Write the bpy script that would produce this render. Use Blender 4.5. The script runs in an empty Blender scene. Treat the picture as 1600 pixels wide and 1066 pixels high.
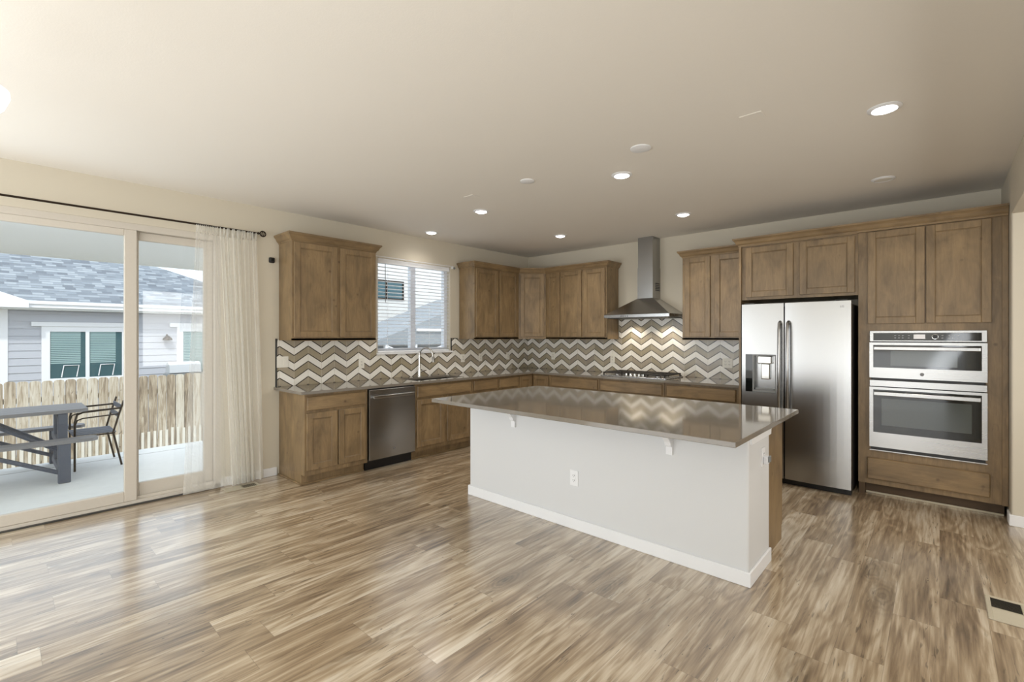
import bpy, bmesh, math, random
from mathutils import Vector, Matrix
R = math.radians
PI = math.pi
sc = bpy.context.scene
C = sc.collection
random.seed(7)

# ------------------------------------------------------------------ camera
cam_d = bpy.data.cameras.new('camera')
cam = bpy.data.objects.new('camera', cam_d)
C.objects.link(cam)
cam.location = (5.0933, -6.0041, 1.4452)
cam.rotation_euler = (R(90), 0, 0.7372)
cam_d.sensor_fit = 'HORIZONTAL'
cam_d.sensor_width = 36.0
cam_d.lens = 735.03 / 1600 * 36.0
cam_d.shift_y = -(533.0 - 524.73) / 1600.0
cam_d.clip_start = 0.05
cam_d.clip_end = 200
sc.camera = cam

# ------------------------------------------------------------------ world, sun, view
w = bpy.data.worlds.new('sky')
sc.world = w
w.use_nodes = True
bgn = w.node_tree.nodes['Background']
bgn.inputs[0].default_value = (0.86, 0.93, 1.0, 1)
bgn.inputs[1].default_value = 1.7
sun_d = bpy.data.lights.new('sun', 'SUN')
sun_d.energy = 1.6
sun_d.angle = R(3)
sun_d.color = (1, 0.96, 0.9)
sun = bpy.data.objects.new('sun', sun_d)
C.objects.link(sun)
sun.location = (6, -6, 12)
sun.rotation_euler = Vector((-0.62, 0.32, -0.72)).to_track_quat('-Z', 'Y').to_euler()
vs = sc.view_settings
vs.view_transform = 'Standard'
vs.look = 'None'
vs.gamma = 1
vs.exposure = 0.14
vs.use_curve_mapping = False


def area(name, loc, direction, sx, sy, energy, color=(1, 1, 1)):
    d = bpy.data.lights.new(name, 'AREA')
    d.shape = 'RECTANGLE'
    d.size, d.size_y = sx, sy
    d.energy = energy
    d.color = color
    o = bpy.data.objects.new(name, d)
    C.objects.link(o)
    o.location = loc
    o.rotation_euler = Vector(direction).to_track_quat('-Z', 'Y').to_euler()
    return o


# unseen fill panels added behind the camera and in the hall for brightness
area('rear_fill', (3.8, -9.45, 1.45), (0.0, 1, 0.15), 7.2, 2.3, 58, (0.90, 0.95, 1))  # added wide fill panel in front of the rear wall
area('side_fill', (0.10, -8.0, 1.5), (1, 0.40, 0.45), 2.6, 2.0, 92, (0.90, 0.95, 1))  # added fill panels beside both side walls, which have no window here
area('side_fill', (5.42, -8.0, 1.5), (-1, 0.10, 0.50), 2.6, 2.0, 105, (0.90, 0.95, 1))
area('bounce_fill', (3.1, -8.0, 0.45), (0.0, 0.6, 1), 4.2, 2.4, 58, (0.90, 0.95, 1))  # added upward panel that brightens the ceiling
area('hall_fill', (7.3, -3.0, 1.6), (-1, 0.15, 0), 1.8, 1.6, 45, (1, 0.97, 0.92))  # added hall fill, the hall wall has no window


# ------------------------------------------------------------------ material helpers
def lin(r, g, b):
    f = lambda c: (c / 255 / 12.92) if c / 255 <= 0.04045 else ((c / 255 + 0.055) / 1.055) ** 2.4
    return (f(r), f(g), f(b), 1)


class NT:
    def __init__(s, name):
        s.m = bpy.data.materials.new(name)
        s.m.use_nodes = True
        s.t = s.m.node_tree
        s.b = s.t.nodes['Principled BSDF']
        s.out = s.t.nodes['Material Output']

    def n(s, kind, **kw):
        o = s.t.nodes.new(kind)
        for k, v in kw.items():
            setattr(o, k, v)
        return o

    def l(s, a, b):
        s.t.links.new(a, b)

    def set(s, sock, v):
        if hasattr(v, 'links') or isinstance(v, bpy.types.NodeSocket):
            s.l(v, sock)
        else:
            sock.default_value = v

    def math(s, op, a, b=0.0, c=0.0, clamp=False):
        o = s.n('ShaderNodeMath', operation=op, use_clamp=clamp)
        s.set(o.inputs[0], a); s.set(o.inputs[1], b); s.set(o.inputs[2], c)
        return o.outputs[0]

    def pos(s, obj=False):
        if obj:
            return s.n('ShaderNodeTexCoord').outputs['Object']
        return s.n('ShaderNodeNewGeometry').outputs['Position']

    def sep(s, v):
        o = s.n('ShaderNodeSeparateXYZ')
        s.l(v, o.inputs[0])
        return o.outputs

    def comb(s, x, y, z):
        o = s.n('ShaderNodeCombineXYZ')
        for i, v in enumerate((x, y, z)):
            s.set(o.inputs[i], v)
        return o.outputs[0]

    def noise(s, vec, scale=5, detail=2, rough=0.5, dist=0.0):
        o = s.n('ShaderNodeTexNoise')
        s.l(vec, o.inputs['Vector'])
        o.inputs['Scale'].default_value = scale
        o.inputs['Detail'].default_value = detail
        o.inputs['Roughness'].default_value = rough
        o.inputs['Distortion'].default_value = dist
        return o.outputs[0]

    def white(s, vec):
        o = s.n('ShaderNodeTexWhiteNoise')
        s.l(vec, o.inputs['Vector'])
        return o.outputs[0]

    def ramp(s, fac, stops, interp='LINEAR'):
        o = s.n('ShaderNodeValToRGB')
        o.color_ramp.interpolation = interp
        e = o.color_ramp.elements
        while len(e) < len(stops):
            e.new(0.5)
        for i, (p, c) in enumerate(stops):
            e[i].position = p
            e[i].color = c
        s.l(fac, o.inputs[0])
        return o.outputs[0]

    def mix(s, fac, a, b, blend='MIX'):
        o = s.n('ShaderNodeMix', data_type='RGBA', blend_type=blend)
        s.set(o.inputs[0], fac)
        s.set(o.inputs[6], a)
        s.set(o.inputs[7], b)
        return o.outputs[2]

    def bump(s, h, strength=0.3, dist=0.01):
        o = s.n('ShaderNodeBump')
        o.inputs['Strength'].default_value = strength
        o.inputs['Distance'].default_value = dist
        s.l(h, o.inputs['Height'])
        s.l(o.outputs[0], s.b.inputs['Normal'])

    def base(s, v):
        s.set(s.b.inputs['Base Color'], v)


def plain(name, rgb, rough=0.5, metal=0.0, bump=0.0, bscale=60, var=0.0, spec=None):
    t = NT(name)
    c = lin(*rgb)
    t.b.inputs['Roughness'].default_value = rough
    t.b.inputs['Metallic'].default_value = metal
    if spec is not None:
        t.b.inputs['Specular IOR Level'].default_value = spec
    nz = t.noise(t.pos(True), bscale, 3)
    k = var if var else 0.03
    t.base(t.mix(nz, tuple(x * (1 - k) for x in c[:3]) + (1,), tuple(min(1, x * (1 + k)) for x in c[:3]) + (1,)))
    if bump:
        t.bump(nz, bump, 0.004)
    return t.m


def emit(name, rgb, strength):
    t = NT(name)
    t.base((0.8, 0.8, 0.8, 1))
    t.b.inputs['Emission Color'].default_value = rgb + (1,)
    t.b.inputs['Emission Strength'].default_value = strength
    return t.m


def wood(name, axis, light=1.0):
    t = NT(name)
    p = t.pos(True)
    oi = t.n('ShaderNodeObjectInfo').outputs['Random']
    off = t.comb(t.math('MULTIPLY', oi, 37.0), t.math('MULTIPLY', oi, 11.0), t.math('MULTIPLY', oi, 53.0))
    va = t.n('ShaderNodeVectorMath', operation='ADD')
    t.l(p, va.inputs[0]); t.l(off, va.inputs[1])
    mp = t.n('ShaderNodeVectorMath', operation='MULTIPLY')
    s = [1.0, 1.0, 1.0]; s[axis] = 0.10
    mp.inputs[1].default_value = s
    t.l(va.outputs[0], mp.inputs[0])
    g = t.noise(mp.outputs[0], 55, 5, 0.6, 0.6)
    mp2 = t.n('ShaderNodeVectorMath', operation='MULTIPLY')
    s = [1.0, 1.0, 1.0]; s[axis] = 0.45
    mp2.inputs[1].default_value = s
    t.l(va.outputs[0], mp2.inputs[0])
    blot = t.noise(mp2.outputs[0], 6.5, 3, 0.55, 0.8)
    k = light
    ca = (0.160 * k, 0.106 * k, 0.054 * k, 1)
    cb = (0.320 * k, 0.226 * k, 0.122 * k, 1)
    c1 = t.mix(g, ca, cb)
    bl = t.ramp(blot, [(0.3, (0.70, 0.68, 0.66, 1)), (0.7, (1.22, 1.20, 1.15, 1))])
    c2 = t.mix(1.0, c1, bl, 'MULTIPLY')
    vo = t.n('ShaderNodeTexVoronoi')
    vo.inputs['Scale'].default_value = 5.0
    t.l(va.outputs[0], vo.inputs['Vector'])
    kn = t.ramp(vo.outputs['Distance'], [(0.03, (1, 1, 1, 1)), (0.09, (0, 0, 0, 1))])
    sm = t.noise(mp2.outputs[0], 14, 4, 0.7, 2.0)
    sm2 = t.ramp(sm, [(0.60, (0, 0, 0, 1)), (0.72, (1, 1, 1, 1))])
    mk = t.math('MULTIPLY', t.math('ADD', kn, t.math('MULTIPLY', sm2, 0.45), clamp=True), 0.62)
    t.base(t.mix(mk, c2, (0.07, 0.038, 0.02, 1)))
    t.b.inputs['Roughness'].default_value = 0.36
    t.bump(g, 0.06, 0.002)
    return t.m


def steel(name, axis, val=0.62, rough=0.27):
    t = NT(name)
    mp = t.n('ShaderNodeVectorMath', operation='MULTIPLY')
    s = [90.0, 90.0, 90.0]; s[axis] = 1.5
    mp.inputs[1].default_value = s
    t.l(t.pos(True), mp.inputs[0])
    g = t.noise(mp.outputs[0], 1.0, 3)
    t.base(t.mix(g, (val * 0.98, val * 0.98, val * 0.97, 1), (val, val * 0.995, val * 0.985, 1)))
    t.b.inputs['Metallic'].default_value = 1
    r = t.math('MULTIPLY_ADD', g, 0.03, rough - 0.015)
    t.l(r, t.b.inputs['Roughness'])
    return t.m


def glass(name, tint=(1, 1, 1), ior=1.45):
    t = NT(name)
    tr = t.n('ShaderNodeBsdfTransparent')
    tr.inputs[0].default_value = tint + (1,)
    gl = t.n('ShaderNodeBsdfGlossy')
    gl.inputs['Roughness'].default_value = 0.02
    lw = t.n('ShaderNodeLayerWeight')
    lw.inputs[0].default_value = 0.5
    fac = t.math('MULTIPLY_ADD', t.math('POWER', lw.outputs['Facing'], 5.0), 0.95, 0.04)
    mx = t.n('ShaderNodeMixShader')
    t.l(fac, mx.inputs[0]); t.l(tr.outputs[0], mx.inputs[1]); t.l(gl.outputs[0], mx.inputs[2])
    t.l(mx.outputs[0], t.out.inputs[0])
    return t.m


def sheer(name, rgb, opac):
    t = NT(name)
    tr = t.n('ShaderNodeBsdfTransparent')
    df = t.n('ShaderNodeBsdfDiffuse')
    tl = t.n('ShaderNodeBsdfTranslucent')
    for x in (df, tl):
        x.inputs[0].default_value = lin(*rgb)
    m1 = t.n('ShaderNodeMixShader'); m1.inputs[0].default_value = 0.45
    t.l(df.outputs[0], m1.inputs[1]); t.l(tl.outputs[0], m1.inputs[2])
    p = t.sep(t.pos(True))
    wv = t.math('MULTIPLY_ADD', t.math('SINE', t.math('MULTIPLY', p[2], 900.0)), 0.06, opac)
    lw = t.n('ShaderNodeLayerWeight'); lw.inputs[0].default_value = 0.55
    op = t.math('ADD', wv, t.math('MULTIPLY', lw.outputs['Facing'], 0.35), clamp=True)
    m2 = t.n('ShaderNodeMixShader')
    t.l(op, m2.inputs[0]); t.l(tr.outputs[0], m2.inputs[1]); t.l(m1.outputs[0], m2.inputs[2])
    t.l(m2.outputs[0], t.out.inputs[0])
    return t.m


def floor_mat():
    t = NT('vinyl_plank_floor')
    W, L = 0.182, 1.22
    x, y, z = t.sep(t.pos())
    xr = t.math('DIVIDE', x, W)
    row = t.math('FLOOR', xr)
    rr = t.white(t.comb(row, 3.3, 0.0))
    yr = t.math('ADD', t.math('DIVIDE', y, L), t.math('MULTIPLY', rr, 7.0))
    col = t.math('FLOOR', yr)
    idn = t.white(t.comb(row, col, 1.0))
    id2 = t.white(t.comb(col, row, 9.0))
    gx = t.math('MULTIPLY_ADD', idn, 31.0, x)
    gy = t.math('MULTIPLY_ADD', id2, 17.0, y)
    # cathedral grain: contour lines of a stretched noise
    h = t.noise(t.comb(t.math('MULTIPLY', gx, 6.0), t.math('MULTIPLY', gy, 0.95), 0.0), 1.0, 2, 0.45, 0.5)
    rings = t.math('MULTIPLY_ADD', t.math('SINE', t.math('MULTIPLY', h, 48.0)), 0.5, 0.5)
    fine = t.noise(t.comb(t.math('MULTIPLY', gx, 55.0), t.math('MULTIPLY', gy, 2.6), 0.0), 1.0, 5, 0.6, 0.5)
    streak = t.noise(t.comb(t.math('MULTIPLY', gx, 13.0), t.math('MULTIPLY', gy, 0.9), 5.0), 1.0, 3, 0.55, 0.9)
    broad = t.noise(t.comb(t.math('MULTIPLY', gx, 5.0), t.math('MULTIPLY', gy, 0.7), 9.0), 1.0, 2, 0.5, 0.4)
    v = t.math('MULTIPLY_ADD', t.math('SUBTRACT', idn, 0.5), 0.25, 0.5)
    v = t.math('ADD', v, t.math('MULTIPLY', t.math('SUBTRACT', fine, 0.5), 0.85))
    v = t.math('ADD', v, t.math('MULTIPLY', t.math('SUBTRACT', streak, 0.5), 0.80))
    v = t.math('ADD', v, t.math('MULTIPLY', t.math('SUBTRACT', broad, 0.5), 0.55))
    v = t.math('ADD', v, t.math('MULTIPLY', t.math('SUBTRACT', rings, 0.5), 0.16), clamp=True)
    c = t.ramp(v, [(0.06, lin(92, 75, 58)), (0.30, lin(136, 116, 92)), (0.50, lin(169, 149, 122)),
                   (0.68, lin(200, 184, 160)), (0.90, lin(222, 212, 194))])
    # knots with rings round them, checks and specks
    vo = t.n('ShaderNodeTexVoronoi')
    vo.inputs['Scale'].default_value = 1.0
    t.l(t.comb(t.math('MULTIPLY', gx, 3.4), t.math('MULTIPLY', gy, 1.15), 0.0), vo.inputs['Vector'])
    wob = t.noise(t.comb(t.math('MULTIPLY', gx, 14.0), t.math('MULTIPLY', gy, 5.0), 4.0), 1.0, 3, 0.6, 0.5)
    dd = t.math('MULTIPLY_ADD', t.math('SUBTRACT', wob, 0.5), 0.16, vo.outputs['Distance'])
    ring = t.math('MULTIPLY_ADD', t.math('SINE', t.math('MULTIPLY', dd, 105.0)), 0.5, 0.5)
    mask = t.ramp(dd, [(0.05, (1, 1, 1, 1)), (0.34, (0, 0, 0, 1))])
    c = t.mix(t.math('MULTIPLY', mask, 0.50), c, lin(122, 106, 84))
    c = t.mix(t.math('MULTIPLY', t.math('MULTIPLY', mask, ring), 0.45), c, lin(82, 66, 50))
    core = t.ramp(dd, [(0.015, (1, 1, 1, 1)), (0.06, (0, 0, 0, 1))])
    ck = t.noise(t.comb(t.math('MULTIPLY', gx, 85.0), t.math('MULTIPLY', gy, 7.5), 2.0), 1.0, 2, 0.5, 0.7)
    ck = t.ramp(ck, [(0.615, (0, 0, 0, 1)), (0.68, (1, 1, 1, 1))])
    area_ = t.noise(t.comb(t.math('MULTIPLY', gx, 5.0), t.math('MULTIPLY', gy, 1.6), 7.0), 1.0, 2)
    ck = t.math('MULTIPLY', ck, t.ramp(area_, [(0.42, (0, 0, 0, 1)), (0.58, (1, 1, 1, 1))]))
    vs2 = t.n('ShaderNodeTexVoronoi')
    vs2.inputs['Scale'].default_value = 1.0
    t.l(t.comb(t.math('MULTIPLY', gx, 24.0), t.math('MULTIPLY', gy, 13.0), 0.0), vs2.inputs['Vector'])
    sp = t.math('MULTIPLY', t.math('LESS_THAN', vs2.outputs['Distance'], 0.085),
                t.math('GREATER_THAN', t.sep(vs2.outputs['Color'])[0], 0.72))
    dk = t.math('MULTIPLY', t.math('ADD', t.math('ADD', core, sp), t.math('MULTIPLY', ck, 0.8), clamp=True), 0.72)
    c = t.mix(dk, c, lin(48, 36, 27))
    # seams
    fx = t.math('FRACT', xr); fy = t.math('FRACT', yr)
    ex = t.math('MINIMUM', fx, t.math('SUBTRACT', 1.0, fx))
    ey = t.math('MINIMUM', fy, t.math('SUBTRACT', 1.0, fy))
    sx = t.math('LESS_THAN', ex, 0.006)
    sy = t.math('LESS_THAN', ey, 0.0011)
    seam = t.math('MAXIMUM', sx, sy)
    c = t.mix(t.math('MULTIPLY', seam, 0.32), c, lin(60, 46, 34))
    t.base(c)
    t.b.inputs['Roughness'].default_value = 0.30
    t.b.inputs['Coat Weight'].default_value = 1.0
    t.b.inputs['Coat IOR'].default_value = 1.75
    t.b.inputs['Coat Roughness'].default_value = 0.20
    t.bump(t.math('SUBTRACT', fine, t.math('MULTIPLY', seam, 1.5)), 0.05, 0.002)
    return t.m


def chevron(name, axis):
    # white, taupe and dark-line chevron mosaic; a = coordinate along the wall
    t = NT(name)
    p = t.sep(t.pos())
    a = p[axis]
    sgn = 0.105 if axis == 0 else -0.105
    q = t.math('DIVIDE', t.math('SUBTRACT', a, sgn), 0.3)
    f = t.math('FRACT', t.math('ADD', q, 100.5))
    d = t.math('ABSOLUTE', t.math('SUBTRACT', f, 0.5))          # 0 at a peak, .5 at a valley
    h = t.math('ADD', p[2], t.math('MULTIPLY', d, 0.2))
    g = t.math('DIVIDE', t.math('SUBTRACT', h, 1.003), 0.1655)
    fr = t.math('FRACT', t.math('ADD', g, 20.0))
    band = t.math('FLOOR', t.math('ADD', g, 20.0))
    cell = t.math('FLOOR', t.math('MULTIPLY', q, 2.0))
    rnd = t.white(t.comb(cell, band, 0.0))
    dark = t.math('MAXIMUM',
                  t.math('LESS_THAN', t.math('ABSOLUTE', t.math('SUBTRACT', fr, 0.5)), 0.034),
                  t.math('GREATER_THAN', t.math('ABSOLUTE', t.math('SUBTRACT', fr, 0.5)), 0.466))
    istaupe = t.math('GREATER_THAN', fr, 0.5)
    taupe = t.ramp(rnd, [(0.0, lin(160, 150, 126)), (0.35, lin(178, 167, 144)), (0.7, lin(166, 156, 141)), (1.0, lin(188, 177, 155))])
    whi = t.mix(rnd, lin(238, 235, 226), lin(248, 246, 240))
    mott = t.noise(t.pos(), 60, 3)
    taupe = t.mix(t.math('MULTIPLY', mott, 0.25), taupe, lin(110, 100, 82))
    c = t.mix(istaupe, whi, taupe)
    c = t.mix(dark, c, lin(50, 44, 37))
    e = t.math('FRACT', t.math('ADD', t.math('MULTIPLY', q, 2.0), 100.0))
    e = t.math('MINIMUM', e, t.math('SUBTRACT', 1.0, e))
    gr = t.math('LESS_THAN', e, 0.010)
    c = t.mix(t.math('MULTIPLY', gr, 0.8), c, lin(205, 198, 182))
    t.base(c)
    t.b.inputs['Roughness'].default_value = 0.22
    edge = t.math('MAXIMUM', gr, t.math('MULTIPLY', dark, 0.5))
    t.bump(t.math('SUBTRACT', 1.0, edge), 0.25, 0.002)
    return t.m


def quartz():
    t = NT('grey_brown_quartz')
    p = t.pos()
    n1 = t.noise(p, 9, 4, 0.6)
    n2 = t.noise(p, 260, 2, 0.5)
    c = t.mix(n1, lin(116, 110, 101), lin(136, 129, 119))
    sp = t.ramp(n2, [(0.68, (0, 0, 0, 1)), (0.74, (1, 1, 1, 1))])
    c = t.mix(t.math('MULTIPLY', sp, 0.5), c, lin(176, 168, 152))
    sd = t.ramp(n2, [(0.26, (1, 1, 1, 1)), (0.31, (0, 0, 0, 1))])
    c = t.mix(t.math('MULTIPLY', sd, 0.5), c, lin(48, 42, 36))
    t.base(c)
    t.b.inputs['Roughness'].default_value = 0.07
    t.b.inputs['Specular IOR Level'].default_value = 0.75
    return t.m


def shingles():
    t = NT('grey_shingles')
    p = t.sep(t.pos())
    v = t.math('DIVIDE', p[2], 0.062)
    row = t.math('FLOOR', v)
    u = t.math('ADD', t.math('DIVIDE', p[1], 0.19), t.math('MULTIPLY', t.white(t.comb(row, 0.0, 0.0)), 9.0))
    cell = t.math('FLOOR', u)
    r = t.white(t.comb(cell, row, 2.0))
    c = t.ramp(r, [(0, lin(104, 110, 118)), (0.5, lin(132, 139, 146)), (1, lin(160, 166, 171))])
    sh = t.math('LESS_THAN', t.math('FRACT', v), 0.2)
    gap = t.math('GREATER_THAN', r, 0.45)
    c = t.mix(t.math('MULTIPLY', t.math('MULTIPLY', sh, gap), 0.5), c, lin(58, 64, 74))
    t.base(c)
    t.b.inputs['Roughness'].default_value = 0.9
    return t.m


def fence_wood():
    t = NT('weathered_cedar')
    p = t.pos()
    x, y, z = t.sep(p)
    pk = t.math('FLOOR', t.math('DIVIDE', y, 0.155))
    r = t.white(t.comb(pk, 1.0, 0.0))
    g = t.noise(t.comb(t.math('MULTIPLY', y, 30.0), t.math('MULTIPLY_ADD', z, 2.5, t.math('MULTIPLY', r, 40.0)), 0.0), 1.0, 4, 0.6, 0.8)
    v = t.math('MULTIPLY_ADD', t.math('SUBTRACT', r, 0.5), 0.3, g)
    c = t.ramp(v, [(0.2, lin(120, 104, 88)), (0.45, lin(176, 160, 138)), (0.6, lin(205, 194, 176)), (0.85, lin(222, 216, 204))])
    kn = t.noise(t.comb(t.math('MULTIPLY', y, 16.0), t.math('MULTIPLY', z, 9.0), r), 1.0, 2, 0.5, 0.6)
    kn = t.ramp(kn, [(0.70, (0, 0, 0, 1)), (0.76, (1, 1, 1, 1))])
    t.base(t.mix(t.math('MULTIPLY', kn, 0.7), c, lin(92, 74, 60)))
    t.b.inputs['Roughness'].default_value = 0.9
    return t.m


M = {}
M['wall'] = plain('warm_beige_paint', (208, 200, 183), 0.75, bump=0.10, bscale=180, var=0.015)
M['island_paint'] = plain('white_paint', (214, 215, 216), 0.65, bump=0.10, bscale=180, var=0.01)
M['ceiling'] = plain('ceiling_paint', (232, 227, 218), 0.85, bump=0.12, bscale=150, var=0.015)
M['trim'] = plain('white_trim', (235, 236, 238), 0.4, var=0.01)
M['plate'] = plain('white_plate', (235, 232, 222), 0.35, var=0.01)
M['slot'] = plain('dark_slot', (60, 56, 50), 0.5)
M['wood_z'] = wood('stained_alder_upright', 2)
M['wood_x'] = wood('stained_alder_sideways', 0)
M['wood_y'] = wood('stained_alder_lengthwise', 1)
M['wood_in'] = plain('toe_kick_wood', (84, 66, 46), 0.6)
M['steel_x'] = steel('brushed_steel_x', 0, 0.43)
M['steel_z'] = steel('brushed_steel_z', 2, 0.38, 0.24)
M['steel_y'] = steel('brushed_steel_y', 1, 0.50, 0.22)
M['steel_hood'] = steel('hood_steel', 0, 0.46, 0.24)
M['chrome'] = plain('chrome', (215, 215, 213), 0.12, 1.0)
M['black'] = plain('black_plastic', (16, 16, 17), 0.35)
M['iron'] = plain('cast_iron', (44, 40, 36), 0.55)
M['black_glass'] = plain('black_glass', (14, 18, 18), 0.05, spec=0.6)
M['oven_glass'] = plain('oven_window_glass', (62, 68, 66), 0.08, spec=0.7)
M['grey_dark'] = plain('dark_grey_metal', (70, 70, 68), 0.4, 0.6)
M['grey_mid'] = plain('grey_plastic', (128, 130, 130), 0.4)
M['screen'] = emit('dim_display', (0.45, 0.42, 0.45), 0.22)
M['ink'] = plain('pale_print', (190, 192, 194), 0.5)
M['logo'] = plain('grey_print', (120, 120, 122), 0.4)
M['floor'] = floor_mat()
M['chev_x'] = chevron('chevron_tile_back', 0)
M['chev_y'] = chevron('chevron_tile_left', 1)
M['quartz'] = quartz()
M['vinyl'] = plain('cream_vinyl_frame', (204, 197, 186), 0.45)
M['vinyl_white'] = plain('white_vinyl', (228, 230, 235), 0.45)
M['glass'] = glass('window_glass', (0.96, 0.985, 1.0))
M['sheer'] = sheer('sheer_cream_curtain', (248, 247, 242), 0.30)
M['blind'] = plain('white_blind_slats', (240, 242, 246), 0.5)
M['bronze'] = plain('dark_bronze', (52, 42, 34), 0.35, 0.8)
M['lamp_on'] = emit('lit_lens', (1.0, 0.98, 0.96), 12.0)
M['bulb_glass'] = emit('frosted_lamp_glass', (1.0, 0.94, 0.85), 0.9)
M['concrete'] = plain('patio_concrete', (232, 232, 230), 0.9, bump=0.2, bscale=14, var=0.06)
M['soffit'] = plain('patio_soffit', (240, 242, 243), 0.8)
M['siding'] = plain('pale_siding', (188, 190, 197), 0.75, var=0.02)
M['siding2'] = plain('cream_siding', (226, 224, 220), 0.75, var=0.02)
M['ext_white'] = plain('white_exterior_trim', (240, 240, 242), 0.6, var=0.01)
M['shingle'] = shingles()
M['fence'] = fence_wood()
M['pale_strip'] = plain('pale_strip', (225, 220, 208), 0.85)
M['table_blue'] = plain('blue_grey_resin', (86, 92, 106), 0.6, var=0.08)
M['table_top'] = plain('grey_resin_boards', (132, 130, 132), 0.6, var=0.08)
M['ext_glass'] = plain('neighbour_glass', (56, 92, 100), 0.06, spec=0.6)
M['ext_blind'] = plain('neighbour_blind', (150, 176, 176), 0.6)
M['shelter_grey'] = plain('shelter_grey', (150, 154, 158), 0.85)
M['grass'] = plain('dry_ground', (150, 142, 118), 0.95, bump=0.4, bscale=8, var=0.2)
M['register'] = plain('beige_register', (188, 180, 160), 0.45, 0.1)


# ------------------------------------------------------------------ mesh helpers
class MB:
    """collects shapes in (a, b, c) coordinates mapped through matrix T"""

    def __init__(s, T=None):
        s.bm = bmesh.new()
        s.T = T or Matrix()
        s.smooth = False

    def _v(s, p):
        return s.bm.verts.new(s.T @ Vector(p))

    def box(s, a0, a1, b0, b1, c0, c1, bev=0.0, seg=1):
        vs_ = [s._v((a, b, c)) for a in (a0, a1) for b in (b0, b1) for c in (c0, c1)]
        idx = [(0, 1, 3, 2), (4, 6, 7, 5), (0, 4, 5, 1), (2, 3, 7, 6), (0, 2, 6, 4), (1, 5, 7, 3)]
        fs = [s.bm.faces.new([vs_[i] for i in f]) for f in idx]
        if bev > 0:
            es = list({e for f in fs for e in f.edges})
            bmesh.ops.bevel(s.bm, geom=es, offset=bev, segments=seg, affect='EDGES', profile=0.5)
        return s

    def prism(s, pts, axis, lo, hi, bev=0.0):
        """polygon pts in the two other axes, extruded along axis"""
        def mk(p, h):
            q = list(p)
            q.insert(axis, h)
            return s._v(q)
        A = [mk(p, lo) for p in pts]
        B = [mk(p, hi) for p in pts]
        n = len(pts)
        fs = [s.bm.faces.new(A), s.bm.faces.new(B[::-1])]
        for i in range(n):
            fs.append(s.bm.faces.new((A[i], B[i], B[(i + 1) % n], A[(i + 1) % n])))
        if bev:
            es = list({e for f in fs[:2] for e in f.edges})
            bmesh.ops.bevel(s.bm, geom=es, offset=bev, segments=1, affect='EDGES')
        return s

    def hexa(s, lo, hi):
        """lo / hi: 4 points each"""
        A = [s._v(p) for p in lo]
        B = [s._v(p) for p in hi]
        s.bm.faces.new(A); s.bm.faces.new(B[::-1])
        for i in range(4):
            s.bm.faces.new((A[i], B[i], B[(i + 1) % 4], A[(i + 1) % 4]))
        return s

    def tube(s, pts, r, n=10, closed=False):
        s.smooth = True
        P = [s.T @ Vector(p) for p in pts]
        rs = r if isinstance(r, (list, tuple)) else [r] * len(P)
        rings = []
        prev = None
        m = len(P)
        for i, p in enumerate(P):
            if closed:
                d = (P[(i + 1) % m] - P[i - 1]).normalized()
            else:
                d = (P[min(i + 1, m - 1)] - P[max(i - 1, 0)]).normalized()
            if prev is None:
                a = d.orthogonal().normalized()
            else:
                a = (prev - d * prev.dot(d))
                a = a.normalized() if a.length > 1e-6 else d.orthogonal().normalized()
            prev = a
            b = d.cross(a)
            rings.append([s.bm.verts.new(p + (a * math.cos(2 * PI * k / n) + b * math.sin(2 * PI * k / n)) * rs[i]) for k in range(n)])
        for i in range(m if closed else m - 1):
            A, B = rings[i], rings[(i + 1) % m]
            for k in range(n):
                s.bm.faces.new((A[k], A[(k + 1) % n], B[(k + 1) % n], B[k]))
        if not closed:
            s.bm.faces.new(rings[0][::-1]); s.bm.faces.new(rings[-1])
        return s

    def lathe(s, prof, c=(0, 0, 0), n=32, axis=2, cap=True):
        """prof: (radius, height) pairs about an axis through c"""
        s.smooth = True
        rings = []
        for r, h in prof:
            ring = []
            for k in range(n):
                q = [r * math.cos(2 * PI * k / n), r * math.sin(2 * PI * k / n)]
                q.insert(axis, h)
                ring.append(s._v((q[0] + c[0], q[1] + c[1], q[2] + c[2])))
            rings.append(ring)
        for A, B in zip(rings, rings[1:]):
            for k in range(n):
                s.bm.faces.new((A[k], A[(k + 1) % n], B[(k + 1) % n], B[k]))
        if cap:
            s.bm.faces.new(rings[0][::-1]); s.bm.faces.new(rings[-1])
        return s

    def grid(s, fn, nu, nv):
        V = [[s._v(fn(i / nu, j / nv)) for j in range(nv + 1)] for i in range(nu + 1)]
        for i in range(nu):
            for j in range(nv):
                s.bm.faces.new((V[i][j], V[i + 1][j], V[i + 1][j + 1], V[i][j + 1]))
        s.smooth = True
        return s


ORG = {}


def org(o):
    return ORG.get(o.name, Vector((0, 0, 0)))


def finish(name, mb, mat, parent=None, origin=None):
    bm = mb.bm
    bmesh.ops.recalc_face_normals(bm, faces=bm.faces[:])
    if parent is not None:
        o0 = org(parent)
    elif origin is not None:
        o0 = Vector(origin)
    else:
        xs = [v.co for v in bm.verts]
        lo = [min(v[i] for v in xs) for i in range(3)]
        hi = [max(v[i] for v in xs) for i in range(3)]
        o0 = Vector(((lo[0] + hi[0]) / 2, (lo[1] + hi[1]) / 2, lo[2]))
    bmesh.ops.translate(bm, vec=-o0, verts=bm.verts[:])
    me = bpy.data.meshes.new(name)
    bm.to_mesh(me)
    bm.free()
    if mb.smooth:
        me.polygons.foreach_set('use_smooth', [True] * len(me.polygons))
        me.set_sharp_from_angle(angle=R(38))
    me.materials.append(M[mat] if isinstance(mat, str) else mat)
    o = bpy.data.objects.new(name, me)
    C.objects.link(o)
    if parent is not None:
        o.parent = parent
    else:
        o.location = o0
    ORG[o.name] = o0
    return o


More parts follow.
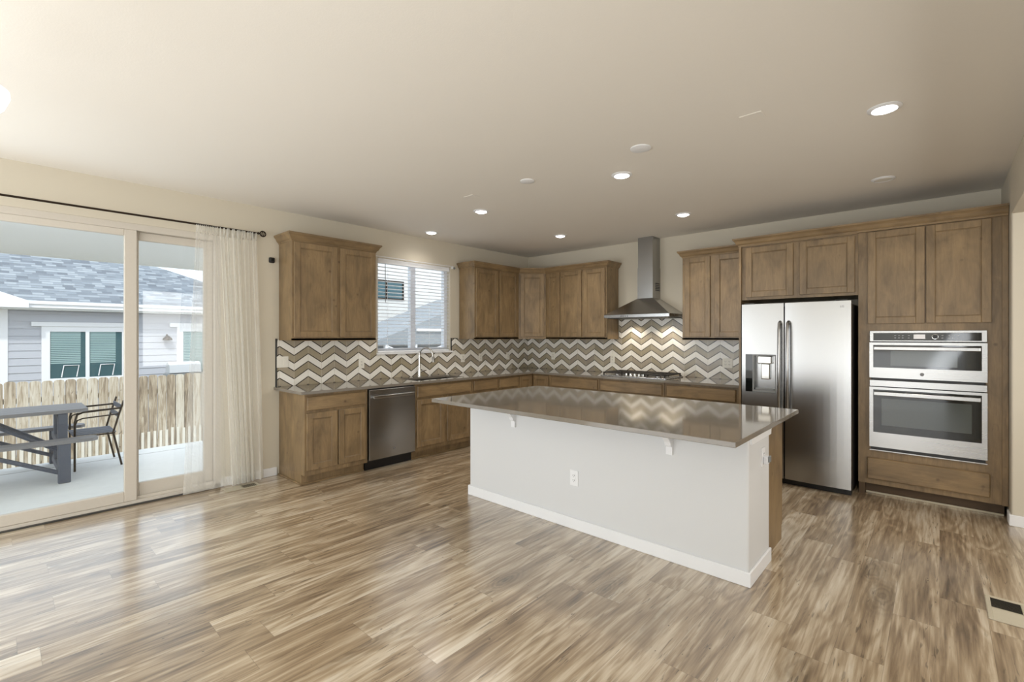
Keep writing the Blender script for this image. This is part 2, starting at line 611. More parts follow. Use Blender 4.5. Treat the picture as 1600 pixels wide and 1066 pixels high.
def tag(o, label, cat, group=None, kind=None):
    if label: o['label'] = label
    if cat: o['category'] = cat
    if group: o['group'] = group
    if kind: o['kind'] = kind
    return o


def thing(name, label, cat, loc, group=None):
    o = bpy.data.objects.new(name, None)
    o.empty_display_size = 0.1
    C.objects.link(o)
    o.location = loc
    ORG[o.name] = Vector(loc)
    return tag(o, label, cat, group)


def struct(name, mb, mat, label=None, cat=None, parent=None):
    o = finish(name, mb, mat, parent, origin=None if parent is not None else (0, 0, 0))
    if parent is None:
        o['kind'] = 'structure'
        if label: o['label'] = label
        if cat: o['category'] = cat
    return o


def copy_thing(root, loc, label=None):
    r = root.copy(); C.objects.link(r); r.location = loc
    if label: r['label'] = label
    for ch in list(root.children):
        c = ch.copy(); C.objects.link(c); c.parent = r
        for g in ch.children:
            d = g.copy(); C.objects.link(d); d.parent = c
    return r


def frame_left():      # (u, w, z): u = y along the left wall, w = out from it
    return Matrix(((0, 1, 0, 0), (1, 0, 0, 0), (0, 0, 1, 0), (0, 0, 0, 1)))


def frame_back():      # u = x, w = -y
    return Matrix(((1, 0, 0, 0), (0, -1, 0, 0), (0, 0, 1, 0), (0, 0, 0, 1)))


FL, FB = frame_left(), frame_back()
H = 2.75

# ------------------------------------------------------------------ setting
YR = -9.6
m = MB(); m.box(-0.14, 8.1, YR - 0.15, 0.15, -0.12, 0.0)
struct('floor', m, 'floor', 'wood-look vinyl plank floor running towards the cabinets', 'floor')
m = MB(); m.box(-0.15, 8.1, YR - 0.15, 0.15, H, H + 0.15)
struct('ceiling', m, 'ceiling', 'plain off-white ceiling', 'ceiling')

# left wall with the sliding door opening (y -7.2..-4.54, z 0..2.42) and the window (y -2.84..-1.68, z 1.235..2.40)
DY0, DY1, DZ = -7.20, -4.545, 2.405
WY0, WY1, WZ0, WZ1 = -2.845, -1.69, 1.235, 2.405
m = MB()
m.box(-0.15, 0, YR, DY0, 0, H)
m.box(-0.15, 0, DY0, DY1, DZ, H)
m.box(-0.15, 0, DY1, WY0, 0, H)
m.box(-0.15, 0, WY0, WY1, 0, WZ0)
m.box(-0.15, 0, WY0, WY1, WZ1, H)
m.box(-0.15, 0, WY1, 0, 0, H)
struct('wall_left', m, 'wall', 'beige wall with the sliding door and the sink window', 'wall')
m = MB(); m.box(-0.15, 5.5, 0, 0.15, 0, H)
struct('wall_back', m, 'wall', 'beige wall behind the hood and the tall cabinets', 'wall')
m = MB()
m.box(5.5, 5.63, -0.80, 0.15, 0, H, 0.012, 3)
m.box(5.5, 5.63, -4.4, -0.80, 2.375, H)
m.box(5.5, 5.63, YR, -4.4, 0, H)
struct('wall_right', m, 'wall', 'beige wall return beside the oven cabinet with a wide opening', 'wall')
# hall beyond the opening
m = MB()
m.box(7.9, 8.05, YR, 0.15, 0, H)
m.box(5.63, 7.9, 0.0, 0.15, 0, H)
struct('wall_hall', m, 'wall', 'beige wall of the next room', 'wall')
# rear wall with a window behind the camera
m = MB()
m.box(-0.15, 0.4, YR - 0.15, YR, 0, H)
m.box(0.4, 1.1, YR - 0.15, YR, 2.30, H)
m.box(0.4, 1.1, YR - 0.15, YR, 0, 0.9)
m.box(1.1, 8.1, YR - 0.15, YR, 0, H)
struct('wall_rear', m, 'wall', 'beige rear wall with one window', 'wall')

# baseboards
m = MB()
def bb(m, a0, a1, b0, b1, h=0.085):
    m.box(a0, a1, b0, b1, 0, h, 0.004)
bb(m, 0.0, 0.014, -4.545, -4.03)
struct('baseboard_left', m, 'trim', 'low baseboard between the sliding door and the base cabinets', 'baseboard')
m = MB()
bb(m, 5.487, 5.5, -0.80, -0.66)
bb(m, 5.487, 5.644, -0.814, -0.80)
struct('baseboard_right', m, 'trim', 'white baseboard around the right wall end', 'baseboard')

# sliding door
dr = struct('door_1', MB().box(-0.13, -0.01, DY0, DY1, DZ - 0.055, DZ).box(-0.13, 0.0, DY1 - 0.045, DY1, 0.0, DZ - 0.055)
            .box(-0.13, 0.0, DY0, DY0 + 0.045, 0.0, DZ - 0.055).box(-0.13, 0.0, DY0, DY1, 0.0, 0.035)
            .box(-0.055, -0.045, DY0 + 0.05, DY1 - 0.05, 0.035, 0.055), 'vinyl',
            'cream vinyl sliding patio door with a sheer curtain at its right', 'sliding door')
struct('door_track', MB().box(0.0005, 0.022, DY0, DY1 - 0.02, 0.0, 0.011), 'grey_dark', parent=dr)
def door_panel(x0, x1, y0, y1, st, bot, top, mat='vinyl'):
    z0, z1 = 0.036, DZ - 0.056
    mb = MB()
    mb.box(x0, x1, y0, y0 + st, z0, z1, 0.004)
    mb.box(x0, x1, y1 - st, y1, z0, z1, 0.004)
    mb.box(x0, x1, y0 + st, y1 - st, z0, z0 + bot, 0.004)
    mb.box(x0, x1, y0 + st, y1 - st, z1 - top, z1, 0.004)
    f = struct('door_panel', mb, mat, parent=dr)
    g = MB(); xm = (x0 + x1) / 2
    g.box(xm - 0.004, xm + 0.004, y0 + st - 0.004, y1 - st + 0.004, z0 + bot - 0.004, z1 - top + 0.004)
    struct('door_glass', g, 'glass', parent=f)
door_panel(-0.050, -0.005, -7.12, -5.178, 0.085, 0.085, 0.055)
door_panel(-0.115, -0.070, -5.23, -4.59, 0.075, 0.125, 0.07)

# kitchen window
xw = -0.10
mb = MB()
mb.box(xw - 0.035, xw + 0.03, WY0, WY0 + 0.05, WZ0, WZ1)
mb.box(xw - 0.035, xw + 0.03, WY1 - 0.05, WY1, WZ0, WZ1)
mb.box(xw - 0.035, xw + 0.03, WY0 + 0.05, WY1 - 0.05, WZ0, WZ0 + 0.05)
mb.box(xw - 0.035, xw + 0.03, WY0 + 0.05, WY1 - 0.05, WZ1 - 0.05, WZ1)
mb.box(xw - 0.035, xw + 0.03, -2.305, -2.23, WZ0 + 0.05, WZ1 - 0.05)
wn = struct('window_1', mb, 'vinyl_white', 'white two-pane window over the sink', 'window')
for a, b in ((WY0 + 0.05, -2.305), (-2.23, WY1 - 0.05)):
    struct('window_glass', MB().box(xw - 0.006, xw + 0.002, a, b, WZ0 + 0.05, WZ1 - 0.05), 'glass', parent=wn)
m = MB(); m.box(-0.07, 0.035, WY0 - 0.02, WY1 + 0.035, 1.212, 1.236, 0.004)
struct('trim_1', m, 'trim', 'white sill under the sink window', 'window sill')

# ------------------------------------------------------------------ backsplash
m = MB()
m.box(0.0, 0.010, -4.03, WY0 - 0.02, 0.915, 1.402)
m.box(0.0, 0.010, WY0 - 0.02, WY1 + 0.02, 0.915, 1.212)
m.box(0.0, 0.010, WY1 + 0.02, -0.012, 0.915, 1.402)
t_ = thing('tile_backsplash', 'brown and white chevron tile backsplash on the window wall', 'backsplash', (0.005, -2.1, 0.915))
finish('tile_field', m, 'chev_y', t_)
m = MB(); m.box(0.0, 0.014, -4.045, -4.03, 0.915, 1.415)
finish('edge_strip', m, 'grey_dark', t_)
m = MB()
m.box(0.0, 0.014, WY1 + 0.008, WY1 + 0.020, 1.237, 1.402).box(0.0, 0.014, WY1 + 0.008, -1.56, 1.402, 1.412)
finish('edge_strip', m, 'grey_dark', t_)
m = MB()
m.box(0.0, 3.50, -0.010, 0.0, 0.915, 1.402)
m.box(1.712, 2.762, -0.010, 0.0, 1.402, 1.70)
t_ = thing('tile_backsplash', 'brown and white chevron tile backsplash behind the gas cooktop', 'backsplash', (1.75, -0.005, 0.915))
finish('tile_field', m, 'chev_x', t_)


# ------------------------------------------------------------------ cabinets
def shaker(T, u0, u1, z0, z1, w0, wide=0.058, th=0.020):
    m = MB(T)
    b = 0.0025
    m.box(u0, u0 + wide, w0, w0 + th, z0, z1, b)
    m.box(u1 - wide, u1, w0, w0 + th, z0, z1, b)
    m.box(u0 + wide, u1 - wide, w0, w0 + th, z0, z0 + wide, b)
    m.box(u0 + wide, u1 - wide, w0, w0 + th, z1 - wide, z1, b)
    # inner bead and panel
    i = wide
    m.box(u0 + i, u0 + i + 0.007, w0, w0 + th - 0.005, z0 + i, z1 - i, 0.002)
    m.box(u1 - i - 0.007, u1 - i, w0, w0 + th - 0.005, z0 + i, z1 - i, 0.002)
    m.box(u0 + i, u1 - i, w0, w0 + th - 0.005, z0 + i, z0 + i + 0.007, 0.002)
    m.box(u0 + i, u1 - i, w0, w0 + th - 0.005, z1 - i - 0.007, z1 - i, 0.002)
    m.box(u0 + i, u1 - i, w0, w0 + th - 0.012, z0 + i, z1 - i)
    return m


def slab(T, u0, u1, z0, z1, w0, th=0.020):
    m = MB(T)
    m.box(u0, u1, w0, w0 + th * 0.6, z0, z1)
    m.box(u0 + 0.001, u1 - 0.001, w0 + th * 0.5, w0 + th, z0 + 0.001, z1 - 0.001, 0.007)
    return m


CROWN = [(0.0, 2.392), (0.004, 2.392), (0.010, 2.408), (0.016, 2.410), (0.024, 2.420), (0.034, 2.442),
         (0.046, 2.456), (0.052, 2.460), (0.052, 2.476), (0.0, 2.476)]


def crown(path, i0, i1, side=1):
    """mitred moulding on plan polyline path, segments i0..i1"""
    m = MB()
    P = [Vector(p) for p in path]
    n = len(P)

    def nrm(a, b):
        d = (b - a).normalized()
        return Vector((d.y, -d.x)) * side
    sec = []
    for i in range(n):
        if i == 0: k = nrm(P[0], P[1])
        elif i == n - 1: k = nrm(P[-2], P[-1])
        else:
            a, b = nrm(P[i - 1], P[i]), nrm(P[i], P[i + 1])
            k = (a + b) / (1 + a.dot(b))
        sec.append([m._v((P[i].x + k.x * o, P[i].y + k.y * o, z)) for o, z in CROWN] if i0 <= i <= i1 else None)
    L = len(CROWN)
    for i in range(i0, i1):
        for k in range(L):
            m.bm.faces.new((sec[i][k], sec[i][(k + 1) % L], sec[i + 1][(k + 1) % L], sec[i + 1][k]))
    m.bm.faces.new(sec[i0]); m.bm.faces.new(sec[i1][::-1])
    return m


def wgrain(T, vert=True):
    if vert: return 'wood_z'
    return 'wood_y' if T is FL else 'wood_x'


def wall_cab(name, label, T, u0, u1, z0, z1, D, doors, dz0, dz1, group='wall cabinets around the kitchen corner'):
    loc = T @ Vector(((u0 + u1) / 2, D / 2, z0))
    t = thing(name, label, 'cabinet', loc, group)
    m = MB(T); m.box(u0, u1, 0.012 if z0 < 1.5 else 0.002, D, z0, z1)
    m.box(u0, u1, D - 0.02, D, z0 - 0.006, z0 + 0.02)
    finish('cabinet_body', m, 'wood_z', t)
    for a, b in doors:
        finish('door', shaker(T, a, b, dz0, dz1, D), 'wood_z', t)
    return t


UZ0, UZ1 = 1.398, 2.42
# A: left of the window
t = wall_cab('wall_cabinet', 'wide two-door brown wall cabinet between the sliding door and the window', FL, -4.012, -3.072, UZ0, UZ1, 0.33,
             [(-3.995, -3.545), (-3.508, -3.085)], 1.430, 2.385)
finish('crown_moulding', crown([(0.012, -4.012), (0.33, -4.012), (0.33, -3.072), (0.012, -3.072)], 0, 3), 'wood_y', t)
# B right of window
t = wall_cab('wall_cabinet', 'two-door brown wall cabinet just right of the sink window', FL, -1.529, -0.606, UZ0, UZ1, 0.33,
             [(-1.513, -1.075), (-1.045, -0.640)], 1.430, 2.385)
path = [(0.012, -1.529), (0.33, -1.529), (0.33, -0.606), (0.638, -0.33), (0.92, -0.33), (1.704, -0.33), (1.704, -0.012)]
finish('crown_moulding', crown(path, 0, 2), 'wood_y', t)
# corner
t = thing('corner_wall_cabinet', 'single-door brown wall cabinet set diagonally in the corner', 'cabinet', (0.3, -0.3, UZ0))
m = MB(); m.prism([(0.012, -0.605), (0.33, -0.605), (0.637, -0.33), (0.637, -0.012), (0.012, -0.012)], 2, UZ0, UZ1)
finish('cabinet_body', m, 'wood_z', t)
dv = Vector((0.638 - 0.33, -0.33 + 0.606, 0)); dl = dv.length; du = dv.normalized(); dn = Vector((du.y, -du.x, 0))
TC = Matrix(((du.x, dn.x, 0, 0.33), (du.y, dn.y, 0, -0.606), (0, 0, 1, 0), (0, 0, 0, 1)))
finish('door', shaker(TC, 0.028, dl - 0.028, 1.430, 2.385, 0.001), 'wood_z', t)
finish('crown_moulding', crown(path, 2, 3), 'wood_x', t)
# C
t = wall_cab('wall_cabinet', 'narrow one-door brown wall cabinet right of the corner cabinet', FB, 0.639, 0.919, UZ0, UZ1, 0.33,
             [(0.668, 0.910)], 1.430, 2.385)
finish('crown_moulding', crown(path, 3, 4), 'wood_x', t)
t = wall_cab('wall_cabinet', 'two-door brown wall cabinet on the left of the range hood', FB, 0.921, 1.704, UZ0, UZ1, 0.33,
             [(0.935, 1.295), (1.335, 1.682)], 1.430, 2.385)
finish('crown_moulding', crown(path, 4, 6), 'wood_x', t)
# D
t = wall_cab('wall_cabinet', 'two-door brown wall cabinet between the range hood and the refrigerator', FB, 2.765, 3.508, UZ0, UZ1, 0.33,
             [(2.800, 3.100), (3.150, 3.485)], 1.430, 2.385)
finish('crown_moulding', crown([(2.765, -0.012), (2.765, -0.33), (3.508, -0.33)], 0, 2), 'wood_x', t)
# E over the fridge
t = thing('refrigerator_cabinet', 'brown two-door cabinet over the refrigerator with a tall side panel', 'cabinet', (4.02, -0.31, 0))
m = MB(); m.box(3.531, 4.538, -0.63, -0.002, 1.822, UZ1)
finish('cabinet_body', m, 'wood_z', t)
m = MB(); m.box(3.510, 3.531, -0.655, -0.012, 0.0, UZ1, 0.001)
finish('side_panel', m, 'wood_z', t)
for a, b in ((3.576, 4.014), (4.072, 4.515)):
    finish('door', shaker(FB, a, b, 1.850, 2.372, 0.63), 'wood_z', t)
finish('crown_moulding', crown([(3.509, -0.39), (3.509, -0.655), (4.539, -0.655), (5.495, -0.655)], 0, 2), 'wood_x', t)
m = MB(); m.box(3.531, 4.538, -0.655, -0.63, 2.385, UZ1)
finish('top_rail', m, 'wood_x', t)
# F oven tower: carcass with an open bay for the ovens
t = thing('oven_cabinet', 'tall brown oven cabinet with two upper doors and one low drawer', 'cabinet', (5.02, -0.31, 0))
m = MB()
m.box(4.540, 4.634, -0.63, -0.002, 0.10, UZ1)
m.box(5.371, 5.497, -0.63, -0.002, 0.10, UZ1)
m.box(4.634, 5.371, -0.63, -0.002, 1.480, UZ1)
m.box(4.634, 5.371, -0.63, -0.002, 0.10, 0.425)
m.box(4.634, 5.371, -0.05, -0.002, 0.425, 1.480)
finish('cabinet_body', m, 'wood_z', t)
m = MB(); m.box(4.540, 5.497, -0.655, -0.63, 2.392, UZ1)
finish('top_rail', m, 'wood_x', t)
m = MB(); m.box(5.462, 5.497, -0.650, -0.63, 0.10, 2.392, 0.002)
finish('filler_strip', m, 'wood_z', t)
m = MB(); m.box(4.59, 5.48, -0.565, -0.545, 0.0, 0.10).box(4.545, 4.59, -0.63, -0.02, 0.0, 0.10)
finish('toe_kick', m, 'wood_in', t)
m = MB(); m.box(4.592, 5.478, -0.582, -0.566, 0.0, 0.016, 0.003)
finish('shoe_moulding', m, 'register', t)
for a, b in ((4.611, 5.002), (5.010, 5.404)):
    finish('door', shaker(FB, a, b, 1.553, 2.385, 0.63), 'wood_z', t)
finish('drawer', slab(FB, 4.606, 5.398, 0.145, 0.340, 0.63), 'wood_x', t)
finish('crown_moulding', crown([(3.509, -0.39), (3.509, -0.655), (4.539, -0.655), (5.495, -0.655)], 2, 3), 'wood_x', t)


def base_cab(label, T, u0, u1, drawers, doors, left_panel=False, dz=(0.150, 0.700), rz=(0.725, 0.860), shoe=True):
    loc = T @ Vector(((u0 + u1) / 2, 0.3, 0))
    t = thing('base_cabinet', label, 'cabinet', loc, 'base cabinets along the two walls')
    m = MB(T)
    if 'sink' in label:
        m.box(u0 + 0.001, u1 - 0.001, 0.012, 0.61, 0.10, 0.66)
        m.box(u0 + 0.001, u0 + 0.020, 0.012, 0.61, 0.66, 0.884).box(u1 - 0.020, u1 - 0.001, 0.012, 0.61, 0.66, 0.884)
        m.box(u0 + 0.020, u1 - 0.020, 0.585, 0.61, 0.66, 0.884)
    else:
        m.box(u0 + 0.001, u1 - 0.001, 0.012, 0.61, 0.10, 0.884)
    finish('cabinet_body', m, 'wood_z', t)
    m = MB(T); m.box(u0 + 0.001, u1 - 0.001, 0.515, 0.535, 0, 0.10)
    if left_panel: m.box(u0 + 0.001, u0 + 0.019, 0.012, 0.515, 0, 0.10)
    finish('toe_kick', m, 'wood_z', t)
    if shoe:
        m = MB(T); m.box(u0 + 0.001, u1 - 0.001, 0.536, 0.550, 0, 0.018, 0.004)
        if left_panel: m.box(u0 - 0.012, u0 + 0.0005, 0.012, 0.550, 0, 0.018, 0.004)
        finish('shoe_moulding', m, wgrain(T, False), t)
    for a, b in drawers:
        finish('drawer', slab(T, a, b, rz[0], rz[1], 0.61), wgrain(T, False), t)
    for a, b in doors:
        finish('door', shaker(T, a, b, dz[0], dz[1], 0.61), 'wood_z', t)
    return t


base_cab('brown base cabinet at the left end of the run, one drawer over two doors', FL, -4.012, -3.346,
         [(-3.996, -3.372)], [(-3.996, -3.688), (-3.672, -3.372)], True)
base_cab('brown sink base cabinet right of the dishwasher, false drawer over two doors', FL, -2.735, -1.840,
         [(-2.712, -1.866)], [(-2.712, -2.308), (-2.262, -1.866)])
base_cab('brown base cabinet right of the sink with one drawer', FL, -1.838, -1.360, [(-1.816, -1.376)], [(-1.816, -1.376)])
base_cab('narrow brown drawer base cabinet left of the corner cabinet', FL, -1.358, -0.930, [(-1.340, -0.950)], [(-1.340, -0.950)])
# L-shaped corner base
t = thing('corner_base_cabinet', 'brown corner base cabinet with two small doors meeting in the inner corner', 'cabinet', (0.4, -0.4, 0))
m = MB(); m.prism([(0.012, -0.928), (0.61, -0.928), (0.61, -0.61), (0.928, -0.61), (0.928, -0.012), (0.012, -0.012)], 2, 0.10, 0.884)
finish('cabinet_body', m, 'wood_z', t)
m = MB(); m.box(0.515, 0.535, -0.928, -0.535, 0, 0.10).box(0.535, 0.928, -0.535, -0.515, 0, 0.10)
finish('toe_kick', m, 'wood_in', t)
finish('door', shaker(FL, -0.912, -0.640, 0.150, 0.860, 0.61), 'wood_z', t)
finish('door', shaker(FB, 0.640, 0.912, 0.150, 0.860, 0.61), 'wood_z', t)
base_cab('brown base cabinet on the back wall next to the corner cabinet', FB, 0.930, 1.760, [(0.970, 1.738)], [(0.970, 1.340), (1.370, 1.738)])
base_cab('brown base cabinet under the gas cooktop', FB, 1.762, 2.660, [(1.786, 2.634)], [(1.786, 2.195), (2.225, 2.634)])
base_cab('brown base cabinet right of the cooktop beside the refrigerator', FB, 2.662, 3.508, [(2.690, 3.470)], [(2.690, 3.065), (3.095, 3.470)])

# ------------------------------------------------------------------ worktop (one continuous L with a sink cut-out)
t = thing('countertop', 'L-shaped grey-brown quartz worktop along the two walls', 'countertop', (1.0, -1.0, 0.886))
m = MB()
SX0, SX1, SY0, SY1 = 0.16, 0.54, -2.66, -1.90
z0, z1 = 0.886, 0.914
b = 0.002
m.box(0.001, 0.652, -4.060, SY0, z0, z1)
m.box(0.001, SX0, SY0, SY1, z0, z1)
m.box(SX1, 0.652, SY0, SY1, z0, z1)
m.box(0.001, 0.652, SY1, -0.001, z0, z1)
m.box(0.652, 3.509, -0.652, -0.001, z0, z1)
bmesh.ops.remove_doubles(m.bm, verts=m.bm.verts[:], dist=0.0002)
finish('slab', m, 'quartz', t)
# sink
t = thing('sink', 'dark undermount sink below the window', 'sink', (0.35, -2.28, 0.70))
m = MB()
m.box(SX0 - 0.01, SX0 - 0.001, SY0 - 0.01, SY1 + 0.01, 0.69, 0.885)
m.box(SX1 + 0.001, SX1 + 0.01, SY0 - 0.01, SY1 + 0.01, 0.69, 0.885)
m.box(SX0 - 0.001, SX1 + 0.001, SY0 - 0.01, SY0 - 0.001, 0.69, 0.885)
m.box(SX0 - 0.001, SX1 + 0.001, SY1 + 0.001, SY1 + 0.01, 0.69, 0.885)
m.box(SX0 - 0.01, SX1 + 0.01, SY0 - 0.01, SY1 + 0.01, 0.68, 0.69)
m.box(SX0, SX1, -2.285, -2.275, 0.69, 0.84)
finish('basin', m, 'grey_dark', t)
for yy in (-2.47, -2.09):
    finish('drain', MB().lathe([(0.045, 0.690), (0.045, 0.694), (0.030, 0.692)], (0.35, yy, 0), 20), 'chrome', t)

# faucet
t = thing('kitchen_faucet', 'tall gooseneck chrome pull-down faucet behind the sink', 'faucet', (0.09, -2.285, 0.914))
fx, fy = 0.09, -2.285
finish('base', MB().lathe([(0.030, 0.9145), (0.030, 0.922), (0.022, 0.930), (0.019, 1.00), (0.017, 1.02)], (fx, fy, 0), 24), 'chrome', t)
dirx = Vector((0.93, 0.36, 0)).normalized()
pts = [Vector((fx, fy, 1.01)), Vector((fx, fy, 1.10)), Vector((fx, fy, 1.19))]
rr = 0.100
for k in range(1, 13):
    a = PI * k / 13.0 * 1.02
    pts.append(Vector((fx, fy, 1.19)) + dirx * (rr - rr * math.cos(a)) + Vector((0, 0, rr * math.sin(a))))
end = pts[-1]
pts.append(end + Vector((dirx.x * 0.005, dirx.y * 0.005, -0.03)))
finish('spout', MB().tube(pts, 0.0115, 12), 'chrome', t)
e = pts[-1]
finish('spray_head', MB().tube([e, e + Vector((dirx.x * 0.004, 0, -0.02)), e + Vector((dirx.x * 0.012, 0, -0.075))], [0.013, 0.017, 0.019], 14), 'steel_z', t)
finish('handle', MB().tube([(fx, fy + 0.015, 0.975), (fx, fy + 0.045, 0.982), (fx + 0.01, fy + 0.105, 0.990)], [0.011, 0.009, 0.006], 10), 'chrome', t)

# ------------------------------------------------------------------ dishwasher
t = thing('dishwasher', 'stainless steel dishwasher with a bar handle between the base cabinets', 'dishwasher', (0.3, -3.04, 0))
finish('tub', MB().box(0.03, 0.595, -3.338, -2.742, 0.10, 0.878), 'grey_dark', t)
m = MB()
m.box(0.596, 0.632, -3.336, -2.744, 0.118, 0.868, 0.004, 2)
d_ = finish('door', m, 'steel_z', t)
m = MB()
hp = []
m.box(0.655, 0.668, -3.300, -2.780, 0.775, 0.806, 0.004, 2)
m.box(0.632, 0.660, -3.296, -3.272, 0.780, 0.801, 0.003)
m.box(0.632, 0.660, -2.808, -2.784, 0.780, 0.801, 0.003)
finish('handle', m, 'steel_y', d_)
finish('logo', MB().lathe([(0.010, 0.6322), (0.010, 0.6335)], (0, -3.03, 0.205), 20, axis=0), 'logo', d_)
finish('kick_plate', MB().box(0.50, 0.545, -3.338, -2.742, 0.0, 0.099), 'black', t)

# ------------------------------------------------------------------ range hood
t = thing('range_hood', 'stainless steel pyramid range hood over the cooktop', 'range hood', (2.215, -0.25, 1.68))
m = MB()
m.hexa([(1.760, -0.50, 1.720), (2.670, -0.50, 1.720), (2.670, -0.011, 1.720), (1.760, -0.011, 1.720)],
       [(2.112, -0.228, 1.940), (2.328, -0.228, 1.940), (2.328, -0.011, 1.940), (2.112, -0.011, 1.940)])
finish('canopy', m, 'steel_hood', t)
m = MB(); m.box(1.760, 2.670, -0.500, -0.011, 1.680, 1.7205, 0.002)
lip = finish('front_lip', m, 'steel_x', t)
m = MB()
for k in range(4):
    m.lathe([(0.007, -0.5035), (0.007, -0.5002)], (2.02 + k * 0.03, 0, 1.700), 12, axis=1)
finish('buttons', m, 'grey_dark', lip)
finish('grease_filter', MB().box(1.80, 2.63, -0.46, -0.04, 1.672, 1.680), 'grey_dark', t)
m = MB(); m.box(2.112, 2.328, -0.228, -0.001, 1.940, 2.345)
low = finish('lower_flue', m, 'steel_z', t)
m = MB(); m.box(2.117, 2.323, -0.223, -0.001, 2.345, H - 0.001)
finish('upper_flue', m, 'steel_z', t)
m = MB()
for k in range(5):
    m.box(2.3282, 2.331, -0.15, -0.03, 2.04 + k * 0.022, 2.052 + k * 0.022)
finish('flue_vent', m, 'black', low)

for xx in (1.98, 2.45):
    d = bpy.data.lights.new('hood_lamp', 'SPOT')
    d.energy = 10; d.spot_size = R(130); d.spot_blend = 0.8; d.shadow_soft_size = 0.03; d.color = (1, 0.86, 0.66)
    o = bpy.data.objects.new('hood_lamp', d)
    C.objects.link(o); o.parent = t
    o.location = Vector((xx, -0.16, 1.668)) - org(t)

# ------------------------------------------------------------------ cooktop
t = thing('gas_cooktop', 'five-burner stainless gas cooktop with black grates', 'cooktop', (2.215, -0.32, 0.914))
m = MB(); m.box(1.760, 2.670, -0.585, -0.075, 0.9143, 0.928, 0.004, 2)
finish('pan', m, 'steel_x', t)
bp = [(1.93, -0.20, 0.040), (1.93, -0.44, 0.032), (2.215, -0.27, 0.055), (2.50, -0.20, 0.032), (2.50, -0.44, 0.040)]
for bx_, by_, br in bp:
    bo = finish('burner', MB().lathe([(br, 0.9285), (br, 0.940), (br * 0.75, 0.944)], (bx_, by_, 0), 20), 'steel_x', t)
    finish('burner_cap', MB().lathe([(br * 0.8, 0.9445), (br * 0.8, 0.952), (br * 0.6, 0.955)], (bx_, by_, 0), 20), 'iron', bo)
for gx0, gx1 in ((1.785, 2.065), (2.075, 2.355), (2.365, 2.645)):
    m = MB()
    y0, y1 = (-0.555, -0.095) if gx0 != 2.075 else (-0.420, -0.095)
    zt = 0.968
    for (a, b_) in ((y0, y0 + 0.014), (y1 - 0.014, y1)):
        m.box(gx0, gx1, a, b_, zt - 0.014, zt, 0.002)
    for (a, b_) in ((gx0, gx0 + 0.014), (gx1 - 0.014, gx1)):
        m.box(a, b_, y0, y1, zt - 0.014, zt, 0.002)
    cxm = (gx0 + gx1) / 2
    m.box(cxm - 0.006, cxm + 0.006, y0, y1, zt - 0.012, zt)
    for yy in (y0 + (y1 - y0) * 0.25, (y0 + y1) / 2, y0 + (y1 - y0) * 0.75):
        m.box(gx0, gx1, yy - 0.006, yy + 0.006, zt - 0.012, zt)
    for fx_ in (gx0 + 0.007, gx1 - 0.007):
        for fy_ in (y0 + 0.007, y1 - 0.007):
            m.box(fx_ - 0.007, fx_ + 0.007, fy_ - 0.007, fy_ + 0.007, 0.929, zt)
    finish('grate', m, 'iron', t)
for k in range(5):
    kx = 2.095 + k * 0.060
    finish('knob', MB().lathe([(0.020, 0.9285), (0.020, 0.934), (0.016, 0.938), (0.014, 0.958), (0.010, 0.960)], (kx, -0.500, 0), 20), 'chrome', t)

# ------------------------------------------------------------------ refrigerator
t = thing('refrigerator', 'large stainless side-by-side refrigerator with a water dispenser', 'refrigerator', (4.055, -0.46, 0))
finish('body', MB().box(3.605, 4.506, -0.775, -0.05, 0.035, 1.735), 'grey_dark', t)
m = MB()
yf, yb = -0.862, -0.785


def fridge_door(m, x0, x1, z0, z1, bow=0.010):
    n = 10
    pts = []
    for k in range(n + 1):
        s_ = k / n
        pts.append((x0 + (x1 - x0) * s_, yf - bow * (1 - (2 * s_ - 1) ** 2) + bow))
    pts += [(x1, yb), (x0, yb)]
    m.prism(pts, 2, z0, z1)
DX0, DX1, DZ0, DZ1 = 3.635, 3.912, 0.882, 1.258
m.box(3.600, DX0, yf, yb, 0.06, 1.762)
m.box(DX1, 3.978, yf, yb, 0.06, 1.762)
m.box(DX0, DX1, yf, yb, 0.06, DZ0)
m.box(DX0, DX1, yf, yb, DZ1, 1.762)
m.box(DX0, DX1, yb - 0.012, yb, DZ0, DZ1)
bmesh.ops.remove_doubles(m.bm, verts=m.bm.verts[:], dist=0.0002)
ld = finish('freezer_door', m, 'steel_z', t)
m = MB(); fridge_door(m, 3.988, 4.511, 0.06, 1.762, 0.008)
rd = finish('fridge_door', m, 'steel_z', t)
# dispenser
m = MB(); m.box(3.637, 3.700, yf - 0.001, yf + 0.02, 0.884, 1.256)
pn = finish('control_panel', m, 'black_glass', ld)
m = MB()
m.box(3.700, 3.712, yf - 0.001, yb - 0.012, 0.884, 1.256)
m.box(3.903, 3.911, yf - 0.001, yb - 0.012, 0.884, 1.256)
m.box(3.712, 3.903, yf - 0.001, yb - 0.012, 1.245, 1.256)
m.box(3.712, 3.903, yf - 0.004, yb - 0.012, 0.884, 0.905)
finish('dispenser_frame', m, 'grey_mid', ld)
m = MB(); m.box(3.740, 3.870, yf + 0.012, yb - 0.013, 1.165, 1.244, 0.01, 2)
m.box(3.770, 3.850, yf + 0.030, yb - 0.013, 1.010, 1.165, 0.008, 2)
finish('ice_chute', m, 'chrome', ld)
m = MB(); m.box(3.722, 3.895, yf + 0.01, yb - 0.014, 0.905, 0.925, 0.003)
finish('drip_tray', m, 'grey_mid', ld)
def fr_handle(x, parent):
    m = MB()
    y = yf
    m.tube([(x, y, 0.700), (x, y - 0.035, 0.715), (x, y - 0.052, 0.78), (x, y - 0.058, 1.14), (x, y - 0.052, 1.50), (x, y - 0.035, 1.565), (x, y, 1.580)], 0.0135, 12)
    return finish('handle', m, 'steel_z', parent)
fr_handle(3.948, ld)
